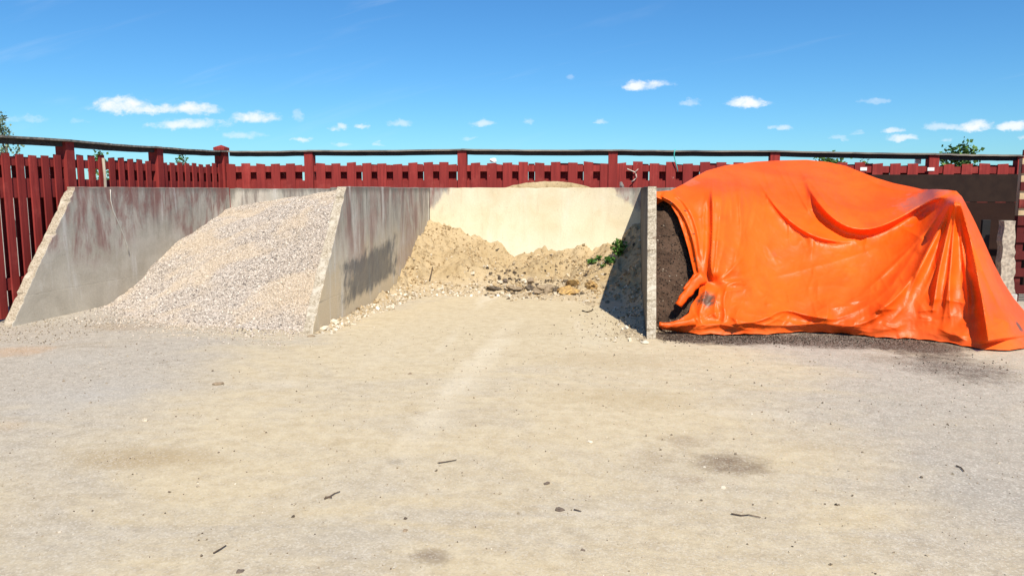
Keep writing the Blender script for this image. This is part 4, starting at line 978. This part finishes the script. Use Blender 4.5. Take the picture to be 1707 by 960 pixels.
# ------------------------------------------------------------------ weeds on the sand
def m_leaf(name, a, b):
    m, t = mat(name); n = t.noise(t.pos(), 9, 3, .6); rn = t.node('ShaderNodeAttribute', attribute_name='rnd').outputs['Fac']
    col = t.mix(rn, a, b); t.out(col, .55, None, .3); return m
M_WEED = m_leaf('weed_leaf', (.03, .095, .015), (.09, .20, .03)); M_LEAF = m_leaf('tree_leaf', (.028, .075, .014), (.10, .19, .035)); M_PALELEAF = m_leaf('birch_leaf', (.09, .14, .07), (.24, .30, .17))
M_BARK = m_plain('bark', (.16, .13, .10), .9, (.09, .07, .055), 8)
def leaves(name, C, size, m, parent, up=.5):
    n_ = len(C); d_ = rng.normal(size=(n_, 3)); d_[:,2] = np.abs(d_[:,2])*up; d_ /= np.linalg.norm(d_, axis=1)[:,None]
    s_ = rng.normal(size=(n_, 3)); s_ -= (s_*d_).sum(1)[:,None]*d_; s_ /= np.linalg.norm(s_, axis=1)[:,None]
    L = size[:,None]; W = L*.42; nrm = np.cross(d_, s_)
    v_ = np.stack([C, C+d_*L*.45+s_*W+nrm*L*.08, C+d_*L, C+d_*L*.45-s_*W+nrm*L*.08], 1).reshape(-1, 3)
    return fast_mesh(name, v_, np.arange(n_*4).reshape(n_, 4), m, parent, attr=rng.random(n_))
def weed(px, py, rad, hgt, n_, lab):
    q = at(px, py); rad *= .8; hgt *= .8; n_ = int(n_*.8); e = empty('weed', q); tag(e, lab, 'weed', 'green weeds growing on the sand')
    st_v = []
    C = rng.normal(size=(n_, 3)); C /= np.linalg.norm(C, axis=1)[:,None]; C *= rng.random((n_, 1))**.4
    C = C*[rad, rad, hgt*.5] + [0, 0, hgt*.55]; C[:,2] = np.maximum(C[:,2], .01)
    leaves('foliage', C, rng.uniform(.025, .06, n_), M_WEED, e)
    for k in range(3): an = k*2.1; tube('stem', [(0,0,-.02), (rad*.3*math.cos(an), rad*.3*math.sin(an), hgt*.4), (rad*.6*math.cos(an), rad*.6*math.sin(an), hgt*.8)], .005, M_WEED, e)
weed(1031,428,.15,.34,420,'largest bushy green weed at the edge of the wall shadow')
weed(1016,440,.09,.14,120,'low green weed just left of the largest weed')
weed(988,440,.08,.10,80,'small flat green weed on the sand slope')
weed(998,434,.06,.08,50,'small weed sprig between the flat weed and the low weed')
weed(1006,446,.05,.06,30,'tiny weed sprig below the low weed')

# ------------------------------------------------------------------ trees beyond the fence
def tree(px, py_top, dist, width, crown_h, n_, m, lab, lsz=.16, sparse=False, seed=0):
    r_ = np.random.default_rng(seed); d = ray(px, py_top); k = dist/d.y; topz = EYE + d.z*k; x, y = d.x*k, d.y*k
    e = empty('tree', (x, y, 0)); tag(e, lab, 'tree', 'trees showing above the fences')
    tr = []; 
    for i in range(9): t_ = i/8; tr.append((.06*math.sin(i*1.1+seed), .06*math.cos(i*.9), topz*.93*t_))
    tube('trunk', tr, .12, M_BARK, e, .12, 8)
    ncl = 26 if not sparse else 16; cen = []
    for i in range(ncl):
        t_ = r_.random(); z = topz - crown_h*t_ - .1; rr_ = width/2*(.35+.9*math.sin(min(1, t_*1.1+.12)*math.pi*.75))*r_.random()**.5; an = r_.random()*6.283
        c = (rr_*math.cos(an), rr_*math.sin(an), z); cen.append(c)
        if i % 2 == 0: tube('limb', [(0,0,max(.3, z-.5)), (c[0]*.5, c[1]*.5, z-.2), c], .035, M_BARK, e, .3, 5)
    cen.append((0, 0, topz-.12))
    cen = np.array(cen); idx_ = r_.integers(0, len(cen), n_); C = cen[idx_] + r_.normal(size=(n_, 3))*[width*.11, width*.11, crown_h*.09]
    leaves('crown', C, r_.uniform(.6, 1.2, n_)*lsz, m, e)
tree(3, 198, 24, .62, 2.0, 750, M_PALELEAF, 'pale thin birch top above the rail at the far left', .10, True, 1)
tree(168, 252, 30, .6, 1.6, 450, M_LEAF, 'small dark treetop behind the grey stake in the left fence', .12, False, 2)
tree(305, 256, 34, .55, 1.6, 450, M_LEAF, 'small pointed treetop between the posts of the left fence', .12, False, 3)
tree(1386, 262, 30, 1.05, 1.6, 1100, M_LEAF, 'green treetop just above the tarpaulin crest', .15, False, 4)
tree(1440, 266, 30, .45, 1.4, 350, M_LEAF, 'tiny treetop right of the tarpaulin crest', .13, False, 5)
tree(1592, 250, 30, 1.35, 2.0, 1700, M_LEAF, 'widest green treetop, behind the rail right of the last post', .16, False, 6)
